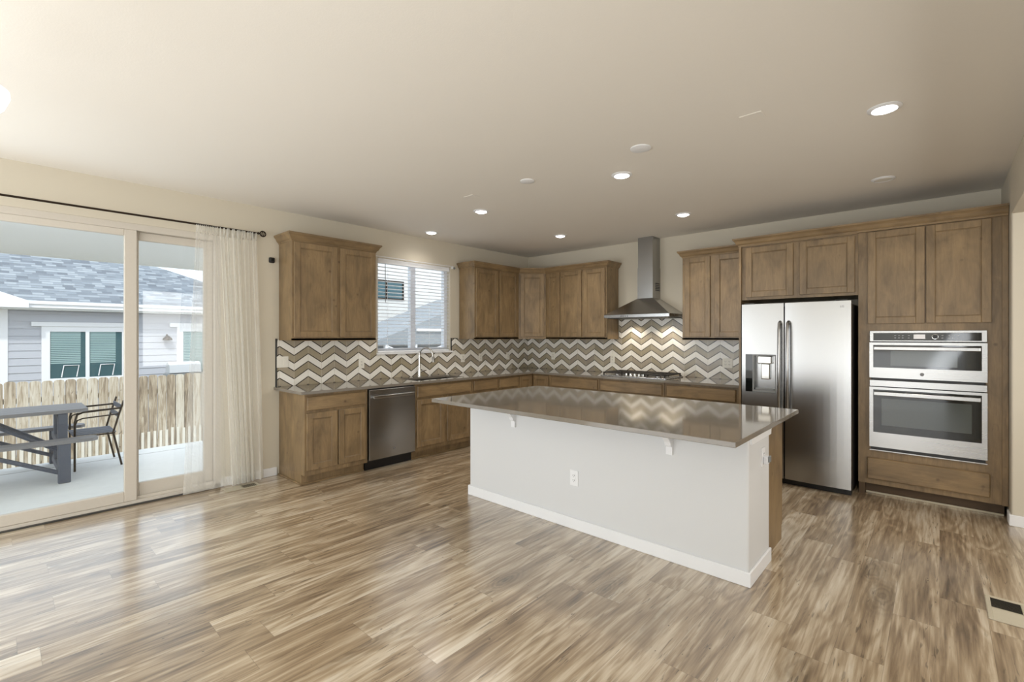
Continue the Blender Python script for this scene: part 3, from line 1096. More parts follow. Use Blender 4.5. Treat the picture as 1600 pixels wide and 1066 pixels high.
fr_handle(4.020, rd)
finish('toe_grille', MB().box(3.605, 4.506, -0.80, -0.74, 0.001, 0.058), 'black', t)
for a, b in ((3.62, 3.72), (4.39, 4.49)):
    finish('hinge_cover', MB().box(a, b, -0.85, -0.74, 1.763, 1.775, 0.004), 'grey_dark', t)


def text(name, body, size, loc, rot, mat, parent):
    cu = bpy.data.curves.new(name, 'FONT')
    cu.body = body
    cu.size = size
    cu.extrude = 0.0004
    o = bpy.data.objects.new(name, cu)
    C.objects.link(o)
    dg = bpy.context.evaluated_depsgraph_get()
    me = bpy.data.meshes.new_from_object(o.evaluated_get(dg))
    bpy.data.objects.remove(o)
    me.transform(Matrix.Translation(Vector(loc) - org(parent)) @ rot.to_matrix().to_4x4())
    me.materials.append(M[mat])
    q = bpy.data.objects.new(name, me)
    C.objects.link(q)
    q.parent = parent
    ORG[q.name] = org(parent)
    return q


from mathutils import Euler
text('logo', 'LG', 0.024, (4.430, yf + 0.0035, 1.702), Euler((R(90), 0, 0)), 'logo', rd)


# ------------------------------------------------------------------ ovens
def rect_bits(m, items, y0, y1):
    for (a, b_, c, d) in items:
        m.box(a, b_, y0, y1, c, d)


YO = -0.655
t = thing('built_in_microwave', 'built-in stainless microwave with a control strip above its door', 'microwave', (5.0, -0.4, 1.06))
finish('case', MB().box(4.64, 5.365, -0.625, -0.06, 1.062, 1.478), 'grey_dark', t)
m = MB(); m.box(4.625, 5.380, YO, -0.632, 1.392, 1.490, 0.003)
cp = finish('control_fascia', m, 'steel_x', t)
m = MB(); m.box(4.652, 5.348, YO - 0.002, YO + 0.002, 1.403, 1.470, 0.001)
gp = finish('control_panel', m, 'black_glass', cp)
finish('display', MB().box(4.930, 5.005, YO - 0.003, YO - 0.002, 1.418, 1.456), 'screen', gp)
m = MB()
m.tube([(5.068 + 0.020 * math.cos(a), YO - 0.004, 1.437 + 0.020 * math.sin(a)) for a in [2 * PI * k / 24 for k in range(24)]], 0.0022, 6, closed=True)
finish('dial_ring', m, 'chrome', gp)
finish('dial', MB().lathe([(0.0165, YO - 0.010), (0.0165, YO - 0.002)], (5.068, 0, 1.437), 24, axis=1), 'black', gp)
for xx in (4.800, 4.826, 4.852, 4.892, 5.108, 5.150, 5.176, 5.204):
    for zz in (1.444, 1.424):
        finish('key_mark', MB().box(xx, xx + 0.012, YO - 0.0028, YO - 0.002, zz, zz + 0.004), 'ink', gp)
def framed_door(name, t, z0, z1, gz0, gz1):
    m = MB()
    m.box(4.625, 4.652, YO - 0.008, -0.632, z0, z1)
    m.box(5.348, 5.380, YO - 0.008, -0.632, z0, z1)
    m.box(4.652, 5.348, YO - 0.008, -0.632, z0, gz0)
    m.box(4.652, 5.348, YO - 0.008, -0.632, gz1, z1)
    bmesh.ops.remove_doubles(m.bm, verts=m.bm.verts[:], dist=0.0002)
    d = finish(name, m, 'steel_x', t)
    g = finish('door_glass', MB().box(4.652, 5.348, YO - 0.006, -0.634, gz0, gz1), 'black_glass', d)
    return d, g
d, g = framed_door('door', t, 1.068, 1.385, 1.160, 1.362)
finish('viewing_window', MB().box(4.775, 5.205, YO - 0.0075, YO - 0.006, 1.180, 1.312), 'oven_glass', g)
m = MB(); m.box(4.658, 5.340, YO - 0.046, YO - 0.030, 1.318, 1.348, 0.004, 2)
m.box(4.664, 4.690, YO - 0.032, YO - 0.006, 1.323, 1.343).box(5.308, 5.334, YO - 0.032, YO - 0.006, 1.323, 1.343)
finish('handle', m, 'steel_x', d)
finish('logo', MB().lathe([(0.014, YO - 0.0095), (0.014, YO - 0.008)], (4.985, 0, 1.112), 24, axis=1), 'logo', d)

t = thing('wall_oven', 'built-in stainless wall oven below the microwave', 'oven', (5.0, -0.4, 0.43))
finish('case', MB().box(4.64, 5.365, -0.625, -0.06, 0.43, 1.055), 'grey_dark', t)
m = MB(); m.box(4.625, 5.380, YO, -0.632, 0.990, 1.046, 0.002)
cf = finish('vent_fascia', m, 'steel_x', t)
m = MB()
for k in range(22):
    m.box(4.66 + k * 0.031, 4.684 + k * 0.031, YO - 0.001, YO + 0.004, 1.0475, 1.0525)
m.box(4.64, 5.365, YO + 0.004, -0.64, 1.047, 1.062)
finish('vent_slots', m, 'black', cf)
d, g = framed_door('door', t, 0.445, 0.984, 0.578, 0.962)
finish('viewing_window', MB().box(4.712, 5.290, YO - 0.0075, YO - 0.006, 0.645, 0.885), 'oven_glass', g)
m = MB(); m.box(4.658, 5.340, YO - 0.050, YO - 0.032, 0.912, 0.946, 0.004, 2)
m.box(4.664, 4.692, YO - 0.034, YO - 0.006, 0.918, 0.940).box(5.306, 5.334, YO - 0.034, YO - 0.006, 0.918, 0.940)
finish('handle', m, 'steel_x', d)
m = MB(); m.box(4.625, 5.380, YO, -0.632, 0.410, 0.418)
bt = finish('bottom_trim', m, 'steel_x', t)
finish('bottom_vent', MB().box(4.635, 5.37, YO + 0.006, -0.633, 0.4185, 0.444), 'black', bt)

# ------------------------------------------------------------------ island
t = thing('kitchen_island', 'white-painted kitchen island with brown cabinets on its far side', 'island', (3.09, -2.65, 0))
IX0, IX1, IY0, IY1 = 1.925, 4.283, -3.087, -2.645
m = MB(); m.box(IX0, IX1, IY0, IY1, 0, 0.883, 0.012, 3)
finish('painted_wall', m, 'island_paint', t)
m = MB()
m.box(IX0 - 0.013, IX1 + 0.013, IY0 - 0.013, IY0, 0, 0.085, 0.003)
m.box(IX0 - 0.013, IX0, IY0, IY1, 0, 0.085, 0.003)
m.box(IX1, IX1 + 0.013, IY0, IY1, 0, 0.085, 0.003)
finish('baseboard', m, 'trim', t)
for cx_ in (2.470, 3.815):
    m = MB()
    prof = [(IY0, 0.884), (IY0 - 0.20, 0.884), (IY0 - 0.20, 0.862), (IY0 - 0.185, 0.855), (IY0 - 0.13, 0.835), (IY0 - 0.075, 0.800), (IY0 - 0.045, 0.770), (IY0 - 0.035, 0.745), (IY0 - 0.018, 0.735), (IY0 - 0.018, 0.685), (IY0, 0.685)]
    m.prism(prof, 0, cx_ - 0.020, cx_ + 0.020)
    finish('corbel', m, 'trim', t)
m = MB(); m.box(IX1 - 0.001, IX1 + 0.012, IY0 + 0.02, IY1, 0.815, 0.883)
m.prism([(IX1 + 0.012, 0.845), (IX1 + 0.028, 0.872), (IX1 + 0.028, 0.883), (IX1 + 0.012, 0.883)], 1, IY0 + 0.02, IY1)
finish('trim_cap', m, 'trim', t)
m = MB(); m.box(IX0 + 0.03, 4.262, IY1, -2.215, 0.10, 0.883)
m.box(4.244, 4.262, IY1, -2.235, 0, 0.10)
cb_ = finish('cabinet_body', m, 'wood_z', t)
finish('toe_kick', MB().box(IX0 + 0.03, 4.244, -2.300, -2.285, 0, 0.10), 'wood_in', t)
FI = Matrix(((1, 0, 0, 0), (0, 1, 0, -2.215), (0, 0, 1, 0), (0, 0, 0, 1)))
for k in range(4):
    a = 1.975 + k * 0.571
    finish('door', shaker(FI, a, a + 0.545, 0.150, 0.700, 0.0), 'wood_z', t)
    finish('drawer', slab(FI, a, a + 0.545, 0.725, 0.860, 0.0), 'wood_x', t)
t = thing('island_countertop', 'large grey-brown quartz slab on the island', 'countertop', (3.12, -2.8, 0.885))
m = MB(); m.box(1.925, 4.345, -3.524, -2.115, 0.885, 0.914, 0.0025)
finish('slab', m, 'quartz', t)


# ------------------------------------------------------------------ outlets
def plate(label, T, u, w, z, gang=1, kind='outlet', mat='plate'):
    wd = 0.072 if gang == 1 else 0.118
    t = thing('outlet_plate' if kind == 'outlet' else 'switch_plate', label, 'outlet' if kind == 'outlet' else 'switch', T @ Vector((u, w, z - 0.058)), 'outlet plates' if kind == 'outlet' else None)
    finish('cover', MB(T).box(u - wd / 2, u + wd / 2, w, w + 0.006, z - 0.058, z + 0.058, 0.002), mat, t)
    for g in range(gang):
        uu = u + (g - (gang - 1) / 2) * 0.046
        m = MB(T); m.box(uu - 0.016, uu + 0.016, w + 0.006, w + 0.0085, z - 0.034, z + 0.034, 0.001)
        r = finish('receptacle' if kind == 'outlet' else 'rocker', m, mat, t)
        if kind == 'outlet':
            m = MB(T)
            for zz in (z - 0.018, z + 0.018):
                m.box(uu - 0.008, uu - 0.005, w + 0.0085, w + 0.009, zz - 0.002, zz + 0.008)
                m.box(uu + 0.005, uu + 0.008, w + 0.0085, w + 0.009, zz - 0.002, zz + 0.008)
                m.box(uu - 0.002, uu + 0.002, w + 0.0085, w + 0.009, zz - 0.010, zz - 0.006)
            finish('slots', m, 'slot', r)
    return t


plate('white double switch plate at the left end of the backsplash', FL, -3.975, 0.010, 1.170, 2, 'switch')
plate('white outlet plate under the wide wall cabinet', FL, -3.068, 0.010, 1.116)
plate('white outlet plate on the tile, first to the right of the window', FL, -1.462, 0.010, 1.122)
plate('cream outlet plate on the tile, second to the right of the window', FL, -1.110, 0.010, 1.122)
plate('cream outlet plate on the window-wall tile nearest the corner', FL, -0.505, 0.010, 1.124)
plate('white outlet plate on the back-wall tile just right of the corner', FB, 0.540, 0.010, 1.124)
plate('white outlet plate on the tile at the left end of the cooktop', FB, 1.610, 0.010, 1.118)
plate('wide white two-gang outlet plate on the tile beside the refrigerator', FB, 3.190, 0.010, 1.112, 2)
TI = Matrix(((1, 0, 0, 0), (0, -1, 0, IY0), (0, 0, 1, 0), (0, 0, 0, 1)))
plate('white outlet plate low on the front of the island', TI, 3.074, 0.0, 0.382, mat='trim')
TS = Matrix(((0, 1, 0, IX1), (1, 0, 0, 0), (0, 0, 1, 0), (0, 0, 0, 1)))
plate('white outlet plate on the right end of the island', TS, -2.80, 0.0, 0.695, mat='trim')
t = thing('night_light', 'small white plug-in light in the outlet at the island end', 'night light', (4.30, -2.80, 0.66))
finish('housing', MB().box(4.2925, 4.318, -2.822, -2.778, 0.655, 0.700, 0.005, 2), 'vinyl_white', t)
finish('lens', MB().box(4.318, 4.328, -2.818, -2.782, 0.668, 0.708, 0.004, 2), 'grey_mid', t)

# ------------------------------------------------------------------ ceiling fittings
def can(x, y, label, on, energy=42):
    t = thing('recessed_light', label, 'ceiling light', (x, y, H - 0.012), 'recessed lights in the ceiling')
    m = MB()
    m.lathe([(0.060, H - 0.002), (0.082, H - 0.0005), (0.082, H - 0.004), (0.062, H - 0.012), (0.058, H - 0.010), (0.060, H - 0.002)], (x, y, 0), 36, cap=False)
    finish('trim_ring', m, 'trim', t)
    m = MB(); m.lathe([(0.002, H - 0.024), (0.030, H - 0.022), (0.050, H - 0.014), (0.058, H - 0.006), (0.002, H - 0.005)] if on else [(0.057, H - 0.0095), (0.057, H - 0.006), (0.002, H - 0.006)], (x, y, 0), 36)
    finish('lens', m, 'lamp_on' if on else 'plate', t)
    if on:
        d = bpy.data.lights.new('lamp', 'SPOT')
        d.energy = energy
        d.spot_size = R(150); d.spot_blend = 1.0
        d.shadow_soft_size = 0.05
        d.color = (1, 0.95, 0.88)
        o = bpy.data.objects.new('lamp', d)
        C.objects.link(o)
        o.parent = t
        o.location = (0, 0, -0.020)
    return t


can(4.861, -2.572, 'lit recessed ceiling light nearest the right edge of the photo', True)
can(3.187, -2.580, 'lit recessed ceiling light above the middle of the island', True)
can(1.545, -2.575, 'lit recessed ceiling light above the left end of the island', True)
can(3.060, -1.030, 'lit recessed ceiling light in front of the range hood', True)
can(1.438, -1.040, 'lit recessed ceiling light nearest the room corner', True)
can(0.351, -2.294, 'lit recessed ceiling light close to the sink window', True, 14)
can(4.749, -1.030, 'unlit recessed ceiling light above the refrigerator and ovens', False)
for x, y, r, lb in ((3.557, -2.982, 0.070, 'round white blank cover on the ceiling over the middle of the island'),
                    (2.525, -2.983, 0.060, 'round white blank cover on the ceiling over the left half of the island')):
    t = thing('ceiling_cover', lb, 'cover plate', (x, y, H - 0.012))
    m = MB(); m.lathe([(r, H - 0.0005), (r, H - 0.006), (r * 0.8, H - 0.010), (0.002, H - 0.011)], (x, y, 0), 32)
    finish('cover', m, 'trim', t)
for x, y, lb in ((4.271, -2.990, 'thin square plate flush in the ceiling between two lights near the right'),
                 (1.846, -3.007, 'thin square plate flush in the ceiling left of the round covers')):
    t = thing('ceiling_plate', lb, 'cover plate', (x, y, H - 0.006))
    finish('cover', MB().box(x - 0.06, x + 0.06, y - 0.03, y + 0.06, H - 0.005, H - 0.0003, 0.002), 'ceiling', t)

# hanging lamp at the left edge of the frame
LX, LY = 2.325, -6.092
t = thing('pendant_lamp', 'white glass bowl lamp hanging at the left edge of the photo', 'lamp', (LX, LY, 2.28))
finish('stem', MB().tube([(LX, LY, 2.44), (LX, LY, H - 0.02)], 0.008, 10), 'vinyl_white', t)
finish('canopy', MB().lathe([(0.055, H - 0.0005), (0.055, H - 0.012), (0.02, H - 0.03)], (LX, LY, 0), 24), 'vinyl_white', t)
finish('lamp_shade', MB().lathe([(0.002, 2.285), (0.045, 2.288), (0.085, 2.310), (0.118, 2.350), (0.134, 2.395), (0.132, 2.415), (0.100, 2.430), (0.03, 2.440), (0.008, 2.445)], (LX, LY, 0), 36), 'bulb_glass', t)

# ------------------------------------------------------------------ curtain, rod, sensor
t = thing('curtain_rod', 'thin dark bronze curtain rod over the sliding door', 'curtain rod', (0.09, -5.8, 2.455))
finish('rod', MB().tube([(0.09, -7.35, 2.462), (0.09, -4.245, 2.462)], 0.0085, 10), 'bronze', t)
m = MB(); m.lathe([(0.010, 0.0), (0.014, 0.006), (0.008, 0.014), (0.007, 0.022)], (0.09, -4.245, 2.462), 16, axis=1)
ringp = [(0.09, -4.197 + 0.026 * math.cos(a), 2.462 + 0.026 * math.sin(a)) for a in [2 * PI * k / 24 for k in range(24)]]
m.tube(ringp, 0.006, 8, closed=True)
m.tube([(0.09 + 0.026 * math.cos(a), -4.197, 2.462 + 0.026 * math.sin(a)) for a in [2 * PI * k / 24 for k in range(24)]], 0.005, 8, closed=True)
finish('finial', m, 'bronze', t)
for yy in (-4.262, -7.3):
    finish('bracket', MB().tube([(0.002, yy, 2.448), (0.085, yy, 2.450)], 0.006, 8).box(0.0005, 0.006, yy - 0.012, yy + 0.012, 2.42, 2.475), 'bronze', t)

t = thing('curtain', 'sheer cream curtain gathered at the right of the sliding door', 'curtain', (0.095, -4.5, 0.02))
def cf_(s, v):
    # s along the cloth (0 = left free edge, 1 = right), v up
    z = 0.022 + v * (2.462 - 0.022)
    top_l, top_r = -4.768, -4.262
    bot_l, bot_r = -4.870, -4.195
    spread = 0.34                     # share of the cloth that hangs flat
    if s < spread:
        q = s / spread * 0.56
    else:
        q = 0.56 + (s - spread) / (1 - spread) * 0.44
    qt = q * 0.62 if q < 0.56 else 0.347 + (q - 0.56) * 1.484
    qq = qt * v ** 1.0 + q * (1 - v)
    y = (top_l + (top_r - top_l) * qt) * v + (bot_l + (bot_r - bot_l) * q) * (1 - v)
    k = max(0.0, min(1.0, (s - spread * 0.8) / 0.12))
    amp = 0.004 + 0.030 * k * (1 - 0.55 * v)
    ph = s * 2 * PI * 9 + 1.6 * math.sin(s * 11.0)
    x = 0.095 + amp * math.sin(ph + 0.7 * math.sin(3 * v + s * 9)) + 0.010 * k * math.sin(ph * 0.37 + 2 * v)
    y += 0.016 * k * math.sin(ph * 2.0 + 1.3) * (1 - 0.4 * v)
    if v > 0.97:
        x = 0.095 + (0.014 + 0.006 * k) * math.sin(s * 2 * PI * 34)
    return (max(0.03, x), y, z)
finish('cloth', MB().grid(cf_, 420, 60), 'sheer', t)
m = MB(); m.grid(lambda s, v: (cf_(s, 0.0)[0] + 0.001, cf_(s, 0.0)[1], 0.022 + v * 0.075), 420, 2)
finish('hem', m, 'sheer', t)

m = MB(); m.box(0.0005, 0.030, -4.112, -4.056, 2.193, 2.250, 0.012, 3)
t = thing('wall_camera', 'small black square device on the wall above the curtain side of the cabinet', 'camera', (0.015, -4.084, 2.193))
finish('housing', m, 'black', t)
finish('lens', MB().lathe([(0.012, 0.030), (0.010, 0.034)], (0, -4.084, 2.222), 20, axis=0), 'black_glass', t)

# ------------------------------------------------------------------ window blind
t = thing('window_blind', 'white horizontal slat blind hanging in the sink window', 'blind', (-0.03, -2.267, WZ0 + 0.003))
m = MB(); m.box(-0.062, -0.004, WY0 + 0.006, WY1 - 0.006, 2.345, WZ1 - 0.002, 0.003)
finish('headrail', m, 'blind', t)
m = MB()
ns = 24
for k in range(ns):
    z = 1.275 + k * 0.0445
    a = R(4)
    hw = 0.024
    cx_, dz_ = -0.034, hw * math.sin(a)
    dx_ = hw * math.cos(a)
    y0, y1 = WY0 + 0.012, WY1 - 0.012
    m.hexa([(cx_ - dx_, y0, z - dz_), (cx_ + dx_, y0, z + dz_), (cx_ + dx_, y1, z + dz_), (cx_ - dx_, y1, z - dz_)],
           [(cx_ - dx_, y0, z - dz_ + 0.003), (cx_ + dx_, y0, z + dz_ + 0.003), (cx_ + dx_, y1, z + dz_ + 0.003), (cx_ - dx_, y1, z - dz_ + 0.003)])
finish('slats', m, 'blind', t)
finish('bottom_rail', MB().box(-0.058, -0.010, WY0 + 0.012, WY1 - 0.012, WZ0 + 0.003, WZ0 + 0.023, 0.003), 'blind', t)
for yy in (-2.70, -2.05, -1.83):
    finish('cord', MB().box(-0.0095, -0.0075, yy - 0.0012, yy + 0.0012, 1.25, 2.35), 'blind', t)
finish('tilt_wand', MB().tube([(-0.002, -2.735, 2.34), (0.002, -2.735, 1.86)], 0.004, 8), 'grey_mid', t)
t = thing('window_rod', 'thin white rod with a small end knob across the top of the sink window', 'curtain rod', (0.03, -2.26, 2.40))
finish('rod', MB().tube([(0.035, -2.90, 2.415), (0.035, -1.655, 2.415)], 0.005, 8), 'trim', t)
finish('end_knob', MB().lathe([(0.004, 0.0), (0.014, 0.006), (0.016, 0.014), (0.010, 0.024), (0.002, 0.027)], (0.035, -1.655, 2.395), 16, axis=1), 'grey_mid', t)
finish('bracket', MB().box(0.0005, 0.036, -1.672, -1.662, 2.385, 2.425), 'trim', t)


# ------------------------------------------------------------------ floor registers
def register(label, x0, x1, y0, y1):
    t = thing('floor_register', label, 'floor vent', ((x0 + x1) / 2, (y0 + y1) / 2, 0), 'floor registers')
    b_ = 0.020
    m = MB()
    m.box(x0, x1, y0, y0 + b_, 0.0005, 0.006, 0.002).box(x0, x1, y1 - b_, y1, 0.0005, 0.006, 0.002)
    m.box(x0, x0 + b_, y0 + b_, y1 - b_, 0.0005, 0.006, 0.002).box(x1 - b_, x1, y0 + b_, y1 - b_, 0.0005, 0.006, 0.002)
    ym = (y0 + y1) / 2
    m.box(x0 + b_, x1 - b_, ym - 0.005, ym + 0.005, 0.001, 0.005)
    finish('frame', m, 'register', t)
    finish('duct', MB().box(x0 + b_, x1 - b_, y0 + b_, y1 - b_, 0.0003, 0.0012), 'black', t)
    m = MB()
    n = 9
    for side in (0, 1):
        a, b2 = (y0 + b_, ym - 0.005) if side == 0 else (ym + 0.005, y1 - b_)
        for k in range(n):
            y = a + (b2 - a) * (k + 0.5) / n
            s_ = 1 if side == 0 else -1
            dy = 0.0055
            m.hexa([(x0 + b_, y - dy * s_, 0.0015), (x1 - b_, y - dy * s_, 0.0015), (x1 - b_, y - dy * s_ + 0.001, 0.0015), (x0 + b_, y - dy * s_ + 0.001, 0.0015)],
                   [(x0 + b_, y + dy * s_ * 0.6, 0.005), (x1 - b_, y + dy * s_ * 0.6, 0.005), (x1 - b_, y + dy * s_ * 0.6 + 0.001, 0.005), (x0 + b_, y + dy * s_ * 0.6 + 0.001, 0.005)])
    finish('louvres', m, 'register', t)


register('metal floor register below the end of the curtain', 0.100, 0.245, -4.565, -4.270)
register('beige floor register at the right edge of the floor', 5.280, 5.435, -2.595, -2.290)

# ------------------------------------------------------------------ outdoors
m = MB(); m.box(-3.04, -0.155, -9.5, 1.0, -0.22, -0.12)
g_ = thing('patio_slab', 'pale concrete patio slab outside the sliding door', 'patio', (-1.6, -4.5, -0.22))
finish('slab', m, 'concrete', g_)
finish('control_joint', MB().box(-2.705, -2.693, -9.5, 1.0, -0.1199, -0.1192), 'slot', g_)
m = MB(); m.box(-30, -0.16, -30, 20, -1.35, -1.25)
tag(finish('ground', m, 'grass'), None, None, kind='structure')['label'] = 'dry ground beyond the patio'
m = MB(); m.box(-3.10, -0.155, -9.5, -3.3, 2.42, 2.52)
t = thing('patio_cover', 'flat grey patio cover outside over the sliding door', 'patio cover', (-1.6, -6.4, 2.42))
finish('soffit', m, 'soffit', t)
finish('post', MB().box(-3.06, -2.94, -9.4, -9.28, -0.12, 2.42), 'ext_white', t)

# fence
t = thing('wooden_fence', 'weathered dog-eared cedar picket fence beyond the patio', 'fence', (-6.9, -3.0, -1.25))
m = MB()
y = -8.99
k = 0
random.seed(3)
while y < 6.0:
    wd = 0.145
    top = 0.63 + random.uniform(-0.012, 0.012)
    xo = random.uniform(-0.006, 0.006)
    c_ = 0.03
    m.prism([(y, -1.23), (y + wd, -1.23), (y + wd, top - c_ * 1.3), (y + wd - c_ * 0.4, top - c_ * 0.4), (y + wd - c_ * 1.3, top), (y + c_ * 1.3, top), (y + c_ * 0.4, top - c_ * 0.4), (y, top - c_ * 1.3)], 0, -6.90 + xo, -6.88 + xo)
    y += 0.155
finish('pickets', m, 'fence', t)
m = MB()
for z in (0.25, -0.9):
    m.box(-6.96, -6.91, -9, 6, z, z + 0.09)
finish('rails', m, 'fence', t)
m = MB()  # pale narrow upright strips in front of the pickets' lower part
y = -8.9
while y < 3:
    m.box(-6.86, -6.85, y, y + 0.045, -1.24, -0.50 + random.uniform(-0.02, 0.02))
    y += 0.10
finish('lower_strips', m, 'pale_strip', t)

# picnic table (runs along the house, right end at y = -5.3)
t = thing('picnic_table', 'blue-grey resin picnic table with attached benches on the patio', 'picnic table', (-2.4, -6.2, -0.12))
ZP = -0.12
m = MB()
for k in range(4):
    x = -2.74 + k * 0.170
    m.prism([(x, -7.15), (x + 0.162, -7.15), (x + 0.162, -5.34 if k == 3 else -5.29), (x + 0.13, -5.28), (x + 0.03, -5.28), (x, -5.34 if k == 0 else -5.29)], 2, 0.585, 0.622)
finish('table_top', m, 'table_top', t)
for xb in (-1.955, -3.045):
    m = MB(); m.prism([(xb, -7.15), (xb + 0.19, -7.15), (xb + 0.19, -5.27), (xb + 0.15, -5.23), (xb + 0.04, -5.23), (xb, -5.27)], 2, 0.295, 0.330)
    finish('bench', m, 'table_top', t)
for ye in (-5.50, -6.95):
    for xl in (-1.80, -2.96):
        finish('leg', MB().box(xl - 0.035, xl + 0.035, ye - 0.05, ye + 0.05, ZP, 0.295, 0.008), 'table_blue', t)
    for xl in (-2.14, -2.64):
        finish('post', MB().box(xl - 0.05, xl + 0.05, ye - 0.03, ye + 0.05, 0.0, 0.585, 0.006), 'table_blue', t)
    m = MB(); m.box(-2.99, -1.77, ye - 0.035, ye + 0.035, 0.225, 0.294, 0.004).box(-2.925, -1.835, ye - 0.03, ye + 0.03, -0.075, 0.0, 0.004)
    m.box(-2.70, -2.10, ye - 0.03, ye + 0.03, 0.53, 0.584, 0.004)
    finish('cross_beam', m, 'table_blue', t)
for s_, ye in ((1, -5.50), (-1, -6.95)):
    ym = -6.225 + s_ * 0.1
    for xl in (-1.83, -2.93):
        m = MB(); m.tube([(xl, ye, -0.03), (xl, ym, 0.29)], 0.022, 6)
        finish('brace', m, 'table_blue', t)
    for xl in (-2.25, -2.55):
        m = MB(); m.tube([(xl, ye - s_ * 0.03, 0.16), (xl, ym, 0.58)], 0.020, 6)
        finish('brace', m, 'table_blue', t)

# metal armchair at the end of the table
t = thing('patio_chair', 'tube-frame metal patio armchair at the end of the picnic table', 'chair', (-2.5, -5.0, ZP))
cxl, cxr, cyf, cyb = -2.78, -2.26, -5.38, -5.02
for xx in (cxl, cxr):
    for zz, rr_ in ((0.555, 0.011), (0.490, 0.009)):
        pass
    m = MB(); m.tube([(xx, cyf, ZP + 0.001), (xx, cyf, 0.45), (xx, cyf + 0.02, 0.53), (xx, cyf + 0.08, 0.56), (xx, cyb + 0.05, 0.57), (xx, cyb + 0.06, 0.60)], 0.011, 8)
    finish('arm', m, 'bronze', t)
    m = MB(); m.tube([(xx, cyf, 0.40), (xx, cyf + 0.02, 0.465), (xx, cyf + 0.07, 0.485), (xx, cyb + 0.04, 0.50)], 0.008, 8)
    finish('arm_rail', m, 'bronze', t)
    m = MB(); m.tube([(xx, cyb + 0.06, ZP + 0.001), (xx, cyb - 0.02, 0.28), (xx, cyb + 0.03, 0.48), (xx, cyb + 0.08, 0.66)], 0.011, 8)
    finish('back_leg', m, 'bronze', t)
    m = MB(); m.tube([(xx, cyf, 0.275), (xx, cyb, 0.275)], 0.009, 8)
    finish('seat_rail', m, 'bronze', t)
m = MB()
for k in range(4):
    a = cxl + 0.02 + k * 0.130
    m.box(a, a + 0.11, cyf - 0.02, cyb + 0.01, 0.286, 0.296, 0.003)
finish('seat', m, 'table_blue', t)
m = MB()
for k in range(2):
    z = 0.46 + k * 0.09
    m.box(cxl, cxr, cyb + 0.02 + k * 0.028, cyb + 0.032 + k * 0.028, z, z + 0.06, 0.003)
finish('backrest', m, 'table_blue', t)


# neighbour house to the left, wall plane x = -10
HX = -10.0
t = thing('neighbour_house', 'pale single-storey neighbour house with grey shingle roof behind the fence', 'house', (-13, -4, -1.25))
m = MB()
m.box(-18, HX - 0.02, -9.5, -0.3, -1.25, 2.02)
finish('wall_core', m, 'siding', t)
m = MB()
z = -1.2
while z < 1.98:
    z2 = min(z + 0.165, 2.0)
    m.hexa([(HX - 0.02, -9.5, z), (HX + 0.014, -9.5, z), (HX + 0.014, -0.3, z), (HX - 0.02, -0.3, z)],
           [(HX - 0.02, -9.5, z2), (HX - 0.002, -9.5, z2), (HX - 0.002, -0.3, z2), (HX - 0.02, -0.3, z2)])
    z += 0.165
finish('lap_siding', m, 'siding', t)
m = MB()
# roof: eave at x -9.6 z 2.15, rising away; hip falling to the right end
ridge_x, rz_ = -14.6, 4.55
m.bm.faces.new([m._v(p) for p in ((-9.55, -9.9, 2.20), (-9.55, 0.15, 2.20), (ridge_x, -4.9, rz_), (ridge_x, -9.9, rz_))])
m.bm.faces.new([m._v(p) for p in ((-9.55, 0.15, 2.20), (-19.6, 0.15, 2.20), (ridge_x, -4.9, rz_))])
m.bm.faces.new([m._v(p) for p in ((-19.6, 0.15, 2.20), (-19.6, -9.9, 2.20), (ridge_x, -9.9, rz_), (ridge_x, -4.9, rz_))])
m.bm.faces.new([m._v(p) for p in ((-9.55, -9.9, 2.20), (-19.6, -9.9, 2.20), (-19.6, 0.15, 2.20), (-9.55, 0.15, 2.20))][::-1])
bmesh.ops.remove_doubles(m.bm, verts=m.bm.verts[:], dist=0.001)
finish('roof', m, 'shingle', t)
m = MB(); m.box(-9.62, -9.50, -9.9, 0.15, 2.06, 2.19).box(-9.56, -9.46, -9.9, 0.15, 2.14, 2.21)
finish('gutter', m, 'ext_white', t)
m = MB(); m.box(HX, -9.62, -9.9, 0.15, 2.02, 2.06)
finish('eave_soffit', m, 'soffit', t)
m = MB(); m.box(HX, HX + 0.03, -6.05, -5.80, -1.25, 2.02)
finish('corner_board', m, 'ext_white', t)
m = MB(); m.prism([(-9.9, 2.05), (-5.50, 2.05), (-5.50, 2.20), (-7.7, 3.10), (-9.9, 3.10)], 0, -9.50, -9.38)
finish('gable_board', m, 'ext_white', t)


def ext_window(t, y0, y1, z0, z1, split, x=HX):
    m = MB()
    fr = 0.14
    m.box(x, x + 0.045, y0, y0 + fr, z0, z1).box(x, x + 0.045, y1 - fr, y1, z0, z1)
    m.box(x, x + 0.045, y0 + fr, y1 - fr, z1 - 0.12, z1).box(x, x + 0.045, y0 + fr, y1 - fr, z0, z0 + 0.10)
    m.box(x, x + 0.07, y0 - 0.16, y1 + 0.16, z1, z1 + 0.10)
    if split: m.box(x, x + 0.045, (y0 + y1) / 2 - 0.035, (y0 + y1) / 2 + 0.035, z0 + 0.1, z1 - 0.12)
    f = finish('window', m, 'ext_white', t)
    finish('pane', MB().box(x, x + 0.018, y0 + fr, y1 - fr, z0 + 0.1, z1 - 0.12), 'ext_glass', f)
    m = MB()
    zz = z1 - 0.15
    while zz > z0 + 0.42:
        for a, b_ in (((y0 + fr + 0.01, (y0 + y1) / 2 - 0.12), ((y0 + y1) / 2 + 0.05, y1 - fr - 0.12)) if split else ((y0 + fr + 0.01, y1 - fr - 0.01),)):
            m.box(x + 0.019, x + 0.022, a, b_, zz, zz + 0.030)
        zz -= 0.042
    finish('blind', m, 'ext_blind', f)
    return f


